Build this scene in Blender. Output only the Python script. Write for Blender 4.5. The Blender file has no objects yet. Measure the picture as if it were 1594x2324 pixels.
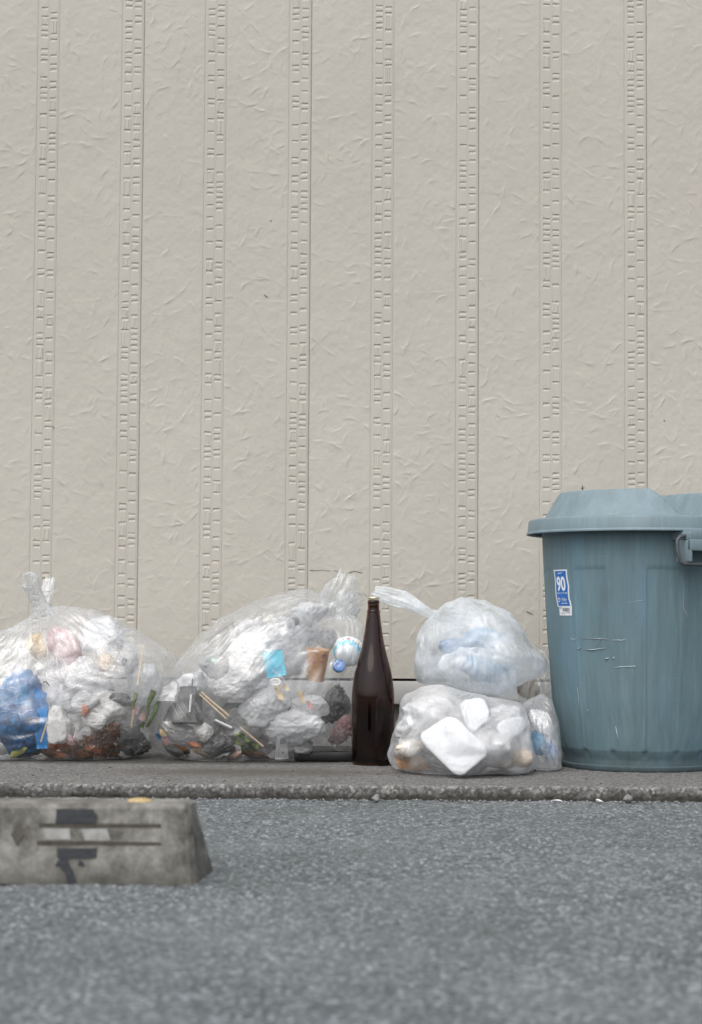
import bpy, math, random, bmesh
import numpy as np
from math import radians, sin, cos, pi, sqrt, atan2, tan

scene = bpy.context.scene
COL = scene.collection

# ------------------------------------------------------------------ camera
F = 4200.0              # focal length in units of a 1594 px wide picture
CAM_H = 0.383
PITCH = math.atan2(238.0, F)
ROLL = radians(0.36)
cam = bpy.data.cameras.new('camera')
camo = bpy.data.objects.new('camera', cam)
COL.objects.link(camo)
cam.sensor_fit = 'HORIZONTAL'
cam.sensor_width = 24.0
cam.lens = 24.0 * F / 1594.0
cam.clip_end = 2000.0
cam.clip_start = 0.05
camo.location = (0, 0, CAM_H)
from mathutils import Matrix, Vector, Euler, Quaternion
CAM_ROT = Matrix.Rotation(PITCH, 3, 'X') @ Matrix.Rotation(pi / 2, 3, 'X') @ Matrix.Rotation(ROLL, 3, 'Z')
camo.rotation_euler = CAM_ROT.to_euler()
cam.dof.use_dof = True
cam.dof.focus_distance = 4.25
cam.dof.aperture_fstop = 5.0
scene.camera = camo

# ------------------------------------------------------------------ world, sun, exposure
SUN_EL, SUN_AZ = radians(58), radians(205)
w = bpy.data.worlds.new('World')
scene.world = w
w.use_nodes = True
wn = w.node_tree
wn.nodes.clear()
sky = wn.nodes.new('ShaderNodeTexSky')
sky.sky_type = 'NISHITA'
sky.sun_disc = False
sky.sun_elevation = SUN_EL
sky.sun_rotation = SUN_AZ
sky.dust_density = 4.0
sky.ozone_density = 1.0
hs = wn.nodes.new('ShaderNodeHueSaturation')      # a cloud-covered sky: nearly colourless
hs.inputs['Saturation'].default_value = 0.36
bg = wn.nodes.new('ShaderNodeBackground')
bg.inputs['Strength'].default_value = 0.15
wo = wn.nodes.new('ShaderNodeOutputWorld')
wn.links.new(sky.outputs[0], hs.inputs['Color'])
wn.links.new(hs.outputs[0], bg.inputs['Color'])
wn.links.new(bg.outputs[0], wo.inputs['Surface'])

sl = bpy.data.lights.new('sun', 'SUN')
sl.energy = 0.9
sl.angle = radians(70)
sl.color = (1.0, 0.97, 0.92)
slo = bpy.data.objects.new('sun', sl)
COL.objects.link(slo)
# sun_rotation r: direction towards the sun = (sin r, cos r) in the ground plane
sdir = Vector((sin(SUN_AZ) * cos(SUN_EL), cos(SUN_AZ) * cos(SUN_EL), sin(SUN_EL)))
slo.rotation_euler = sdir.to_track_quat('Z', 'Y').to_euler()
slo.location = (0, -3, 6)

scene.view_settings.view_transform = 'Standard'
scene.view_settings.look = 'None'
scene.view_settings.exposure = 0.68
scene.view_settings.gamma = 1.0
scene.render.engine = 'CYCLES'
scene.cycles.max_bounces = 14
scene.cycles.diffuse_bounces = 5
scene.cycles.glossy_bounces = 4
scene.cycles.transmission_bounces = 10
scene.cycles.transparent_max_bounces = 40
scene.cycles.sample_clamp_indirect = 6.0
scene.cycles.caustics_refractive = True
scene.cycles.caustics_reflective = False
scene.cycles.use_denoising = True


def P(px, py, y):
    """world point on the plane y=const seen at photo position px,py (1594 x 2324 units)"""
    d = CAM_ROT @ Vector(((px - 797.0) / F, (1162.0 - py) / F, -1.0))
    t = y / d.y
    return Vector((d.x * t, y, CAM_H + d.z * t))


def PX(px, y):
    return (px - 797.0) / F * y

ZP = 0.033          # top of the concrete apron
YW = 4.95           # face of the wall
YK = 3.872          # kerb face

# ------------------------------------------------------------------ numpy noise
def _hash(ix, iy, iz, seed):
    h = (ix.astype(np.int64) * 374761393 + iy.astype(np.int64) * 668265263 + iz.astype(np.int64) * 2147483647 + seed * 974711) & 0xffffffff
    h = ((h ^ (h >> 13)) * 1274126177) & 0xffffffff
    h = ((h ^ (h >> 16)) * 2246822519) & 0xffffffff
    h = h ^ (h >> 15)
    return (h & 0xffffff).astype(np.float64) / float(0xffffff)


def vnoise(p, seed=0):
    """value noise in [-1,1]; p (...,3)"""
    p = np.asarray(p, float)
    i = np.floor(p)
    f = p - i
    i = i.astype(np.int64)
    f = f * f * f * (f * (f * 6 - 15) + 10)
    r = 0
    for dx in (0, 1):
        wx = f[..., 0] if dx else 1 - f[..., 0]
        for dy in (0, 1):
            wy = f[..., 1] if dy else 1 - f[..., 1]
            for dz in (0, 1):
                wz = f[..., 2] if dz else 1 - f[..., 2]
                r = r + wx * wy * wz * _hash(i[..., 0] + dx, i[..., 1] + dy, i[..., 2] + dz, seed)
    return r * 2 - 1


def fbm(p, seed=0, octv=4, gain=0.5):
    p = np.asarray(p, float)
    a, s, t = 1.0, 0.0, 0.0
    for k in range(octv):
        s = s + a * vnoise(p, seed + 17 * k)
        t += a
        a *= gain
        p = p * 2.03 + 11.7
    return s / t


def ridged(p, seed=0, octv=3, gain=0.5):
    p = np.asarray(p, float)
    a, s, t = 1.0, 0.0, 0.0
    for k in range(octv):
        s = s + a * (1 - np.abs(vnoise(p, seed + 31 * k)))
        t += a
        a *= gain
        p = p * 2.1 + 5.3
    return s / t


def sstep(a, b, x):
    t = np.clip((x - a) / (b - a), 0, 1)
    return t * t * (3 - 2 * t)

# ------------------------------------------------------------------ mesh helpers
def raw_mesh(name, verts, faces, smooth=True):
    me = bpy.data.meshes.new(name)
    verts = np.asarray(verts, np.float32).reshape(-1, 3)
    if isinstance(faces, np.ndarray):
        n, k = faces.shape
        me.vertices.add(len(verts))
        me.vertices.foreach_set('co', verts.ravel())
        me.loops.add(n * k)
        me.loops.foreach_set('vertex_index', faces.astype(np.int32).ravel())
        me.polygons.add(n)
        me.polygons.foreach_set('loop_start', (np.arange(n) * k).astype(np.int32))
        me.polygons.foreach_set('loop_total', np.full(n, k, np.int32))
    else:
        me.from_pydata([tuple(map(float, v)) for v in verts], [], [tuple(map(int, f)) for f in faces])
    me.polygons.foreach_set('use_smooth', np.full(len(me.polygons), bool(smooth)))
    me.update(calc_edges=True)
    me.validate()
    return me


def obj(name, me, m=None, parent=None, loc=None):
    o = bpy.data.objects.new(name, me)
    COL.objects.link(o)
    if m is not None and me is not None:
        if len(me.materials) == 0:
            for q in (m if isinstance(m, (list, tuple)) else [m]):
                me.materials.append(q)
    if parent is not None:
        o.parent = parent
        o.matrix_parent_inverse = Matrix.Identity(4)
    if loc is not None:
        o.location = loc
    return o


def tag(o, label, cat, group=None, kind=None):
    o['label'] = label
    o['category'] = cat
    if group:
        o['group'] = group
    if kind:
        o['kind'] = kind
    return o


def structure(o, kind='structure'):
    o['kind'] = kind
    return o


def empty(name, loc, label=None, cat=None, group=None):
    o = bpy.data.objects.new(name, None)
    COL.objects.link(o)
    o.location = loc
    if label:
        tag(o, label, cat, group)
    return o


def recenter(me, c):
    n = len(me.vertices)
    a = np.empty(n * 3, np.float32)
    me.vertices.foreach_get('co', a)
    a = a.reshape(-1, 3) - np.array(c, np.float32)
    me.vertices.foreach_set('co', a.ravel())
    me.update()
    return me


def grid_faces(nu, nv, wrap_u=False):
    """vertices indexed j*nu+i ; returns quads"""
    iu = np.arange(nu if wrap_u else nu - 1)
    jv = np.arange(nv - 1)
    I, J = np.meshgrid(iu, jv)
    I2 = (I + 1) % nu
    a = J * nu + I
    b = J * nu + I2
    c = (J + 1) * nu + I2
    d = (J + 1) * nu + I
    return np.stack([a, b, c, d], -1).reshape(-1, 4)


class MB:
    """collects pieces into one mesh"""
    def __init__(s):
        s.v, s.f, s.mi = [], [], []
        s.n = 0

    def add(s, verts, faces, mi=0):
        s.v.append(np.asarray(verts, float).reshape(-1, 3))
        for f in faces:
            s.f.append([int(i) + s.n for i in f])
            s.mi.append(mi)
        s.n += len(s.v[-1])

    def box(s, c, size, rot=None, bev=0.0, mi=0):
        bm = bmesh.new()
        bmesh.ops.create_cube(bm, size=1.0)
        for v in bm.verts:
            v.co = Vector((v.co.x * size[0], v.co.y * size[1], v.co.z * size[2]))
        if bev > 0:
            bmesh.ops.bevel(bm, geom=list(bm.edges), offset=bev, segments=2, affect='EDGES', profile=0.5)
        if rot is not None:
            bm.transform(rot.to_4x4())
        bm.verts.index_update()
        s.add([v.co + Vector(c) for v in bm.verts], [[v.index for v in f.verts] for f in bm.faces], mi)
        bm.free()

    def tube(s, pts, r, n=10, cap=True, mi=0):
        pts = [Vector(p) for p in pts]
        rs = r if isinstance(r, (list, tuple)) else [r] * len(pts)
        vs, fs = [], []
        prev = None
        for i, p in enumerate(pts):
            t = (pts[min(i + 1, len(pts) - 1)] - pts[max(i - 1, 0)]).normalized()
            if prev is None:
                a = t.orthogonal().normalized()
            else:
                a = (prev - t * prev.dot(t)).normalized()
            prev = a
            b = t.cross(a)
            for k in range(n):
                q = 2 * pi * k / n
                vs.append(p + (a * cos(q) + b * sin(q)) * rs[i])
        for i in range(len(pts) - 1):
            for k in range(n):
                k2 = (k + 1) % n
                fs.append([i * n + k, i * n + k2, (i + 1) * n + k2, (i + 1) * n + k])
        if cap:
            fs.append(list(range(n))[::-1])
            fs.append([(len(pts) - 1) * n + k for k in range(n)])
        s.add(vs, fs, mi)

    def mesh(s, name, smooth=True):
        v = np.concatenate(s.v)
        me = raw_mesh(name, v, s.f, smooth)
        if any(s.mi):
            me.polygons.foreach_set('material_index', np.array(s.mi, np.int32))
        return me


def auto_smooth(me, ang=35):
    """sharp edges by angle"""
    bm = bmesh.new()
    bm.from_mesh(me)
    for e in bm.edges:
        if len(e.link_faces) == 2 and e.calc_face_angle(0) > radians(ang):
            e.smooth = False
    bm.to_mesh(me)
    bm.free()
    return me


def lathe(profile, n=64):
    """profile [(r,z)...] ; returns verts, quads (numpy)"""
    pr = np.array(profile, float)
    th = np.linspace(0, 2 * pi, n, endpoint=False)
    V = np.stack([pr[:, 0:1] * np.cos(th), pr[:, 0:1] * np.sin(th), np.repeat(pr[:, 1:2], n, 1)], -1)
    return V.reshape(-1, 3), grid_faces(n, len(pr), True)


def lathe_mesh(name, profile, n=64, sharp=40):
    v, f = lathe(profile, n)
    return auto_smooth(raw_mesh(name, v, f), sharp)


def copy_thing(o, loc=None, rot=None):
    c = o.copy()
    COL.objects.link(c)
    for ch in list(o.children):
        d = ch.copy()
        COL.objects.link(d)
        d.parent = c
        for g in list(ch.children):
            e = g.copy()
            COL.objects.link(e)
            e.parent = d
    if loc is not None:
        c.location = loc
    if rot is not None:
        c.rotation_euler = rot
    return c


def text_geo(body, size, align='CENTER', bold=0.0):
    cu = bpy.data.curves.new('txt', 'FONT')
    cu.body = body
    cu.size = size
    cu.align_x = align
    cu.align_y = 'CENTER'
    cu.resolution_u = 3
    cu.offset = bold
    o = bpy.data.objects.new('txt', cu)
    COL.objects.link(o)
    dg = bpy.context.evaluated_depsgraph_get()
    me = o.evaluated_get(dg).to_mesh()
    v = np.array([tuple(q.co) for q in me.vertices])
    f = [list(q.vertices) for q in me.polygons]
    o.evaluated_get(dg).to_mesh_clear()
    bpy.data.objects.remove(o)
    bpy.data.curves.remove(cu)
    return v, f

# ------------------------------------------------------------------ material helpers
class NT:
    def __init__(s, name):
        s.m = bpy.data.materials.new(name)
        s.m.use_nodes = True
        s.t = s.m.node_tree
        s.t.nodes.clear()
        s.out = s.t.nodes.new('ShaderNodeOutputMaterial')

    def n(s, typ, ins=None, **props):
        nd = s.t.nodes.new('ShaderNode' + typ)
        for k, v in props.items():
            setattr(nd, k, v)
        for k, v in (ins or {}).items():
            s.set(nd, k, v)
        return nd

    def set(s, nd, k, v):
        i = nd.inputs[k]
        if isinstance(v, bpy.types.NodeSocket):
            s.t.links.new(v, i)
        elif isinstance(v, bpy.types.Node):
            s.t.links.new(v.outputs[0], i)
        else:
            if i.type == 'RGBA' and hasattr(v, '__len__') and len(v) == 3:
                v = (*v, 1.0)
            i.default_value = v

    def surf(s, v):
        s.set(s.out, 'Surface', v)
        return s.m

    def coord(s, which='Object'):
        return s.n('TexCoord').outputs[which]

    def mapping(s, vec, scale=(1, 1, 1), loc=(0, 0, 0), rot=(0, 0, 0)):
        return s.n('Mapping', {'Vector': vec, 'Scale': scale, 'Location': loc, 'Rotation': rot}).outputs[0]

    def noise(s, vec, scale, detail=4, rough=0.5, dist=0.0):
        return s.n('TexNoise', {'Vector': vec, 'Scale': scale, 'Detail': detail, 'Roughness': rough, 'Distortion': dist}).outputs['Fac']

    def voro(s, vec, scale, feature='F1', out='Distance', rand=1.0):
        return s.n('TexVoronoi', {'Vector': vec, 'Scale': scale, 'Randomness': rand}, feature=feature).outputs[out]

    def ramp(s, fac, stops, interp='LINEAR'):
        r = s.n('ValToRGB', {'Fac': fac})
        cr = r.color_ramp
        cr.interpolation = interp
        while len(cr.elements) < len(stops):
            cr.elements.new(0.5)
        for e, (p, c) in zip(cr.elements, stops):
            e.position = p
            if not hasattr(c, '__len__'):
                c = (c, c, c)
            e.color = (*c[:3], 1)
        return r.outputs[0]

    def mix(s, fac, a, b, blend='MIX'):
        n = s.n('Mix', data_type='RGBA', blend_type=blend)
        s.set(n, 0, fac)
        s.set(n, 6, a)
        s.set(n, 7, b)
        return n.outputs[2]

    def math(s, op, a, b=0.0, clamp=False):
        n = s.n('Math', operation=op, use_clamp=clamp)
        s.set(n, 0, a)
        s.set(n, 1, b)
        return n.outputs[0]

    def bump(s, h, strength=0.5, dist=0.001, normal=None):
        ins = {'Height': h, 'Strength': strength, 'Distance': dist}
        if normal is not None:
            ins['Normal'] = normal
        return s.n('Bump', ins).outputs[0]

    def princ(s, **k):
        ins = {}
        for a, b in k.items():
            ins[a.replace('_', ' ')] = b
        return s.n('BsdfPrincipled', ins).outputs[0]


def simple_mat(name, col, rough=0.6, var=0.15, scale=30.0, bump=0.0, bscale=60.0, spec=0.4, transl=0.0):
    """matt or glossy coloured material with uneven tone and small relief"""
    t = NT(name)
    co = t.coord()
    nz = t.noise(co, scale, 4, 0.6)
    d = tuple(c * (1 - var) for c in col)
    l = tuple(min(1.0, c * (1 + var)) for c in col)
    c = t.ramp(nz, [(0.3, d), (0.7, l)])
    ins = {'Base Color': c, 'Roughness': rough, 'Specular IOR Level': spec}
    p = t.n('BsdfPrincipled', ins)
    if bump:
        t.set(p, 'Normal', t.bump(t.noise(co, bscale, 5, 0.6), bump, 0.004))
    sh = p.outputs[0]
    if transl:
        tr = t.n('BsdfTranslucent', {'Color': c})
        sh = t.n('MixShader', {0: transl, 1: sh, 2: tr.outputs[0]}).outputs[0]
    return t.surf(sh)
# ================================================================== WALL
def mat_wall():
    t = NT('painted_siding')
    co = t.coord()
    big = t.noise(co, 1.3, 4, 0.6)
    fine = t.noise(co, 700, 2, 0.7)
    med = t.noise(co, 35, 5, 0.65)
    c = t.ramp(big, [(0.3, (0.396, 0.377, 0.331)), (0.7, (0.430, 0.411, 0.363))])
    c = t.mix(t.math('MULTIPLY', t.ramp(med, [(0.45, 0), (0.75, 1)]), 0.16), c, (0.36, 0.325, 0.275))
    c = t.mix(0.10, c, t.ramp(fine, [(0.25, 0.0), (0.75, 1.0)]), 'OVERLAY')
    sp = t.voro(co, 60)
    pick = t.math('GREATER_THAN', t.noise(co, 9, 2), 0.70)
    c = t.mix(t.math('MULTIPLY', t.math('LESS_THAN', sp, 0.07), pick), c, (0.16, 0.13, 0.10))
    h = t.math('ADD', t.math('MULTIPLY', fine, 0.3), t.noise(co, 180, 3, 0.6))
    b = t.bump(h, 0.28, 0.0012)
    return t.surf(t.princ(Base_Color=c, Roughness=0.72, Specular_IOR_Level=0.25, Normal=b))

M_WALL = mat_wall()
SEAM0 = P(700.5, 1050, YW).x
PAN_W = 0.455
Z_PB = P(900, 1540, YW).z       # lower edge of the siding
Z_PT = 2.75


def stroke_field(x0, x1, z0, z1, res, seed):
    """height field (m) of skip-trowel ridges"""
    rng = np.random.default_rng(seed)
    xs = np.arange(x0, x1 + res[0] * .5, res[0])
    zs = np.arange(z0, z1 + res[1] * .5, res[1])
    X, Z = np.meshgrid(xs, zs)
    H = np.zeros_like(X)
    area = (x1 - x0) * (z1 - z0)
    for k in range(int(area * 900)):
        R = rng.uniform(0.02, 0.10) if rng.random() < .6 else rng.uniform(.08, .30)
        a0 = rng.uniform(0, 2 * pi)
        da = min(rng.uniform(0.03, 0.20) / R, 2.4)
        am = a0 + da / 2
        cx = rng.uniform(x0 - .03, x1 + .03) - R * cos(am)
        cz = rng.uniform(z0 - .03, z1 + .03) - R * sin(am)
        amp = 0.0003 + 0.0016 * rng.random() ** 2 * (1 if rng.random() < .8 else 1.4)
        sgn = 1 if rng.random() < 0.5 else -1
        aa = np.linspace(a0, a0 + da, 9)
        px, pz = cx + R * np.cos(aa), cz + R * np.sin(aa)
        i0, i1 = np.searchsorted(xs, [px.min() - .022, px.max() + .022])
        j0, j1 = np.searchsorted(zs, [pz.min() - .022, pz.max() + .022])
        if i1 <= i0 or j1 <= j0:
            continue
        dx, dz = X[j0:j1, i0:i1] - cx, Z[j0:j1, i0:i1] - cz
        ang = (np.arctan2(dz, dx) - a0) % (2 * pi)
        s = ang / da
        ph = rng.uniform(0, 9, 3)
        wob = 0.0022 * np.sin(ang * R / .019 + ph[0]) + 0.0009 * np.sin(ang * R / .0047 + ph[1])
        tt = (np.sqrt(dx * dx + dz * dz) - R - wob) * sgn
        taper = np.clip(np.sin(np.clip(s, 0, 1) * pi), 0, 1) ** .7 * (s <= 1)
        taper = taper * (0.55 + 0.45 * np.sin(ang * R / .009 + ph[2]))
        prof = np.where(tt < 0, np.exp(tt / 0.0052), np.exp(-tt / 0.0012))
        h = amp * taper * prof
        H[j0:j1, i0:i1] = np.maximum(H[j0:j1, i0:i1], h)
    Pn = np.stack([X * 14, Z * 14, np.full_like(X, seed)], -1)
    H = H + 0.0009 * fbm(Pn, seed, 3) + 0.0004 * fbm(Pn * 6, seed + 3, 2)
    return xs, zs, H


XL = [0, .9, 1.7, 2.6, 7.6, 8.3, 9.6, 11.0]
XL += list(np.arange(13, 27.5, 2)) + [27.4, 28.8, 30.1, 30.8, 32.8, 33.5, 34.8, 36.2] + list(np.arange(38.2, 52.5, 2)) + [52.6, 54.0, 55.3, 56.0, 58.8, 59.6, 60.4, 61.3]
XL = np.array(XL) / 1000.0


def stripe_geo(x0, z0, z1, seed):
    rng = random.Random(seed)
    def base(x):
        mm = x * 1000
        d = 0
        if .5 < mm < 2 or 59 < mm < 60.8:
            d = .0011
        if 8 < mm < 30.5 or 33.2 < mm < 55.6:
            d = -.0006
        return d
    cols = []
    rows = {z0, z1}
    for (a, b) in ((.0096, .0288), (.0348, .054)):
        nt = []
        z = z1 - rng.uniform(.005, .03)
        while z > z0 + .01:
            hh = rng.uniform(.85, 1.2)
            nt.append((z, rng.uniform(.0015, .0023), hh, rng.uniform(-.0016, .0016)))
            for q in (.0042, .0030, .0002, -.0040):
                rows.add(round(z + q * hh, 5))
            gap = rng.uniform(.0135, .0165) if rng.random() < .36 else rng.uniform(.023, .050)
            if gap > .021 and rng.random() < .22:      # patch of tiny embossed ridges
                nt.append((z - gap / 2, -1, gap / 2 - .006, [rng.uniform(-.0009, .0009) for _ in range(14)]))
                for q in (gap / 2 - .006, gap / 2 - .0072):
                    rows.add(round(z - gap / 2 + q, 5))
                    rows.add(round(z - gap / 2 - q, 5))
            z -= gap
        cols.append((a, b, nt))
    rows = np.array(sorted(r for r in rows if z0 <= r <= z1))
    D = np.repeat(np.array([base(x) for x in XL])[None, :], len(rows), 0)
    for a, b, nt in cols:
        fx = np.clip(np.minimum((XL - a), (b - XL)) / .0016, 0, 1)
        inside = np.where((XL > a + .0005) & (XL < b - .0005))[0]
        for n in nt:
            if n[1] > 0:
                z, dp, hh, tilt = n
                zz = (rows[:, None] - z - tilt * (XL[None, :] - (a + b) / 2) / (b - a)) / hh
                fz = np.interp(zz, [-.0040, .0002, .0030, .0042], [0, 1, 1, 0])
                D = np.maximum(D, np.minimum(D, 0) * 0 + D + dp * fz * fx[None, :])
            else:
                z, _, half, rr = n
                fz = np.clip((half - np.abs(rows - z)) / .0011, 0, 1)
                for k, i in enumerate(inside):
                    D[:, i] += rr[k % len(rr)] * fz
    X, Z = np.meshgrid(XL + x0, rows)
    V = np.stack([X, YW + D, Z], -1).reshape(-1, 3)
    return V, grid_faces(len(XL), len(rows))


def panel_mesh(name, xl, seed, fine=True):
    W = PAN_W
    segs_flat = [(0.0007, 0.1645), (0.2258, 0.3934)]
    segs_str = [0.1645, 0.3934]
    Vs, Fs, n = [], [], 0
    for q, (a, b) in enumerate(segs_flat):
        xs, zs, H = stroke_field(0, b - a, Z_PB, Z_PT, (0.0018, 0.0022) if fine else (.008, .01), seed * 7 + q)
        xs = xs * ((b - a) / xs[-1])
        zs = np.clip(zs, Z_PB, Z_PT)
        fade = np.clip(np.minimum(xs - xs[0], xs[-1] - xs) / .005, 0, 1)
        H = H * fade[None, :]
        X, Z = np.meshgrid(xl + a + xs, zs)
        Vs.append(np.stack([X, YW - H, Z], -1).reshape(-1, 3))
        Fs.append(grid_faces(len(xs), len(zs)) + n)
        n += len(Vs[-1])
    for q, a in enumerate(segs_str):
        V, f = stripe_geo(xl + a, Z_PB, Z_PT, seed * 13 + q)
        V[:, 0] = np.minimum(V[:, 0], xl + W - .0004)
        Vs.append(V)
        Fs.append(f + n)
        n += len(V)
    # returns at the two joints and the lower edge
    def strip(p):
        nonlocal n
        Vs.append(np.array(p))
        Fs.append(np.array([[n, n + 1, n + 2, n + 3]]))
        n += 4
    e0, e1 = xl + .0007, xl + W - .0004
    strip([(e0, YW, Z_PB), (e0, YW, Z_PT), (e0, YW + .0045, Z_PT), (e0, YW + .0045, Z_PB)])
    strip([(e1, YW, Z_PT), (e1, YW, Z_PB), (e1, YW + .0045, Z_PB), (e1, YW + .0045, Z_PT)])
    strip([(e0, YW, Z_PB), (e0, YW + .016, Z_PB), (e1, YW + .016, Z_PB), (e1, YW, Z_PB)])
    strip([(e0, YW, Z_PT), (e1, YW, Z_PT), (e1, YW + .016, Z_PT), (e0, YW + .016, Z_PT)])
    strip([(e0 - .004, YW + .0045, Z_PB), (e1 + .004, YW + .0045, Z_PB), (e1 + .004, YW + .0045, Z_PT), (e0 - .004, YW + .0045, Z_PT)])
    me = raw_mesh(name, np.concatenate(Vs), np.concatenate(Fs))
    nf = len(Fs[0]) + len(Fs[1])
    sm = np.ones(len(me.polygons), bool)
    sm[nf:] = False
    me.polygons.foreach_set('use_smooth', sm)
    me.update()
    return me

wall = empty('house_wall', (SEAM0, YW, ZP), 'beige textured house wall with stamped vertical stripes behind the rubbish bags', 'wall')
pan = {}
for k in range(-5, 6):
    if -2 <= k <= 2:
        me = panel_mesh('siding_panel', 0.0, 40 + k)
        pan[k] = me
for k in range(-5, 6):
    me = pan[k] if k in pan else pan[(k % 5) - 2]
    obj('siding_panel', me, M_WALL, wall, (k * PAN_W, -YW, -ZP))

# metal starter strip and foundation
M_FLASH = simple_mat('flashing_paint', (0.36, 0.36, 0.35), 0.5, 0.08, 20)
mb = MB()
zf0, zf1 = P(900, 1598, YW).z, P(900, 1546, YW).z
mb.box((0, .010, (zf0 + zf1) / 2 - ZP), (5.0, .03, zf1 - zf0), bev=.002)
obj('base_flashing', auto_smooth(mb.mesh('base_flashing')), M_FLASH, wall)
def mat_found():
    t = NT('foundation_mortar')
    co = t.coord()
    c = t.ramp(t.noise(co, 14, 6, .65), [(.3, (.12, .115, .11)), (.7, (.20, .19, .18))])
    return t.surf(t.princ(Base_Color=c, Roughness=.9, Normal=t.bump(t.noise(co, 120, 4, .6), .4, .003)))
mb = MB()
mb.box((0, .06, .12), (5.0, .06, .26))
mb.box((0, .035, (zf1 + Z_PB) / 2 - ZP), (5.0, .01, .03))
obj('foundation', mb.mesh('foundation', False), mat_found(), wall)
mb = MB()
mb.box((0, .12, 1.3), (5.04, .06, 2.9))
obj('wall_core', mb.mesh('wall_core', False), M_FLASH, wall)

M_DARK = simple_mat('grime', (0.045, 0.038, 0.03), 0.9)
mb = MB()
rng = random.Random(5)
def crack(pts, r):
    pp = []
    for i in range(len(pts) - 1):
        for q in range(6):
            u = q / 6
            pp.append((pts[i][0] * (1 - u) + pts[i + 1][0] * u, pts[i][1] * (1 - u) + pts[i + 1][1] * u + rng.uniform(-1.1, 1.1)))
    pp.append(pts[-1])
    w3 = [P(a, b, YW - .0006) - wall.location for a, b in pp]
    mb.tube(w3, [r * rng.uniform(.5, 1.2) for _ in w3], 5)
crack([(703, 1294), (730, 1294), (762, 1296), (785, 1301)], .0006)
crack([(785, 1301), (805, 1297), (822, 1301)], .0009)
crack([(1322, 1102), (1323, 1112)], .0011)
crack([(1318, 1108), (1327, 1106)], .0008)
crack([(118, 966), (123, 972)], .0008)
crack([(600, 669), (607, 674)], .0012)
crack([(1507, 953), (1510, 956)], .0012)
crack([(613, 500), (617, 502)], .0008)
crack([(1196, 1388), (1210, 1394)], .0008)
obj('crack', mb.mesh('crack'), M_DARK, wall)

# ================================================================== GROUND
def mat_asphalt():
    t = NT('old_asphalt')
    co = t.coord()
    cell = t.n('TexVoronoi', {'Vector': co, 'Scale': 165.0}, feature='F1')
    rnd = t.n('SeparateColor', {'Color': cell.outputs['Color']}).outputs[0]
    c = t.ramp(rnd, [(0.0, (.029, .035, .037)), (.3, (.092, .107, .111)), (.65, (.142, .164, .170)), (1.0, (.355, .39, .402))])
    rim = t.ramp(cell.outputs['Distance'], [(.25, 0.0), (.75, 1.0)])
    c = t.mix(t.math('MULTIPLY', rim, .75), c, (.05, .051, .052))
    dust = t.noise(co, 3.0, 6, .65)
    c = t.mix(t.ramp(dust, [(.35, 0.0), (.8, .5)]), c, (.175, .19, .193))
    blot = t.noise(t.mapping(co, (1, 1, 1), (4, 2, 0)), 7, 5, .6)
    c = t.mix(t.ramp(blot, [(.58, 0.0), (.76, .55)]), c, (.055, .06, .056))
    pat = t.noise(t.mapping(co, (1.0, .6, 1)), 2.1, 5, .62)
    c = t.mix(t.ramp(pat, [(.45, 0.0), (.70, .42)]), c, (.062, .070, .066))
    f = t.noise(co, 900, 2, .7)
    c = t.mix(.25, c, f, 'OVERLAY')
    h = t.math('ADD', t.math('MULTIPLY', rim, -1.0), t.math('MULTIPLY', f, .5))
    return t.surf(t.princ(Base_Color=c, Roughness=.85, Specular_IOR_Level=.3, Normal=t.bump(h, .55, .0025)))

M_ASPH = mat_asphalt()
xs = np.arange(-1.35, 1.3501, .005)
ys = np.arange(1.2, 3.93, .005)
X, Y = np.meshgrid(xs, ys)
pp = np.stack([X, Y, X * 0], -1)
fade = np.clip(np.minimum.reduce([(X + 1.35), (1.35 - X), (Y - 1.2)]) / .1, 0, 1)
Z = .0035 * ridged(pp * 70, 3, 2) * .5 + .003 * vnoise(pp * 130, 9) * .5 + .004 * fbm(pp * 5, 21, 3)
Z = Z * fade - .0015
near = np.clip((Y - 3.80) / .07, 0, 1)
Z = Z + near * .004 * ridged(pp * 45, 77, 2)          # grit swept against the kerb
me = raw_mesh('asphalt', np.stack([X, Y, Z], -1).reshape(-1, 3), grid_faces(len(xs), len(ys)))
structure(obj('asphalt', me, M_ASPH))
mb = MB()
mb.add([(-400, -400, -.009), (400, -400, -.009), (400, 400, -.009), (-400, 400, -.009)], [[0, 1, 2, 3]])
structure(obj('ground', mb.mesh('ground', False), M_ASPH))

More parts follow.
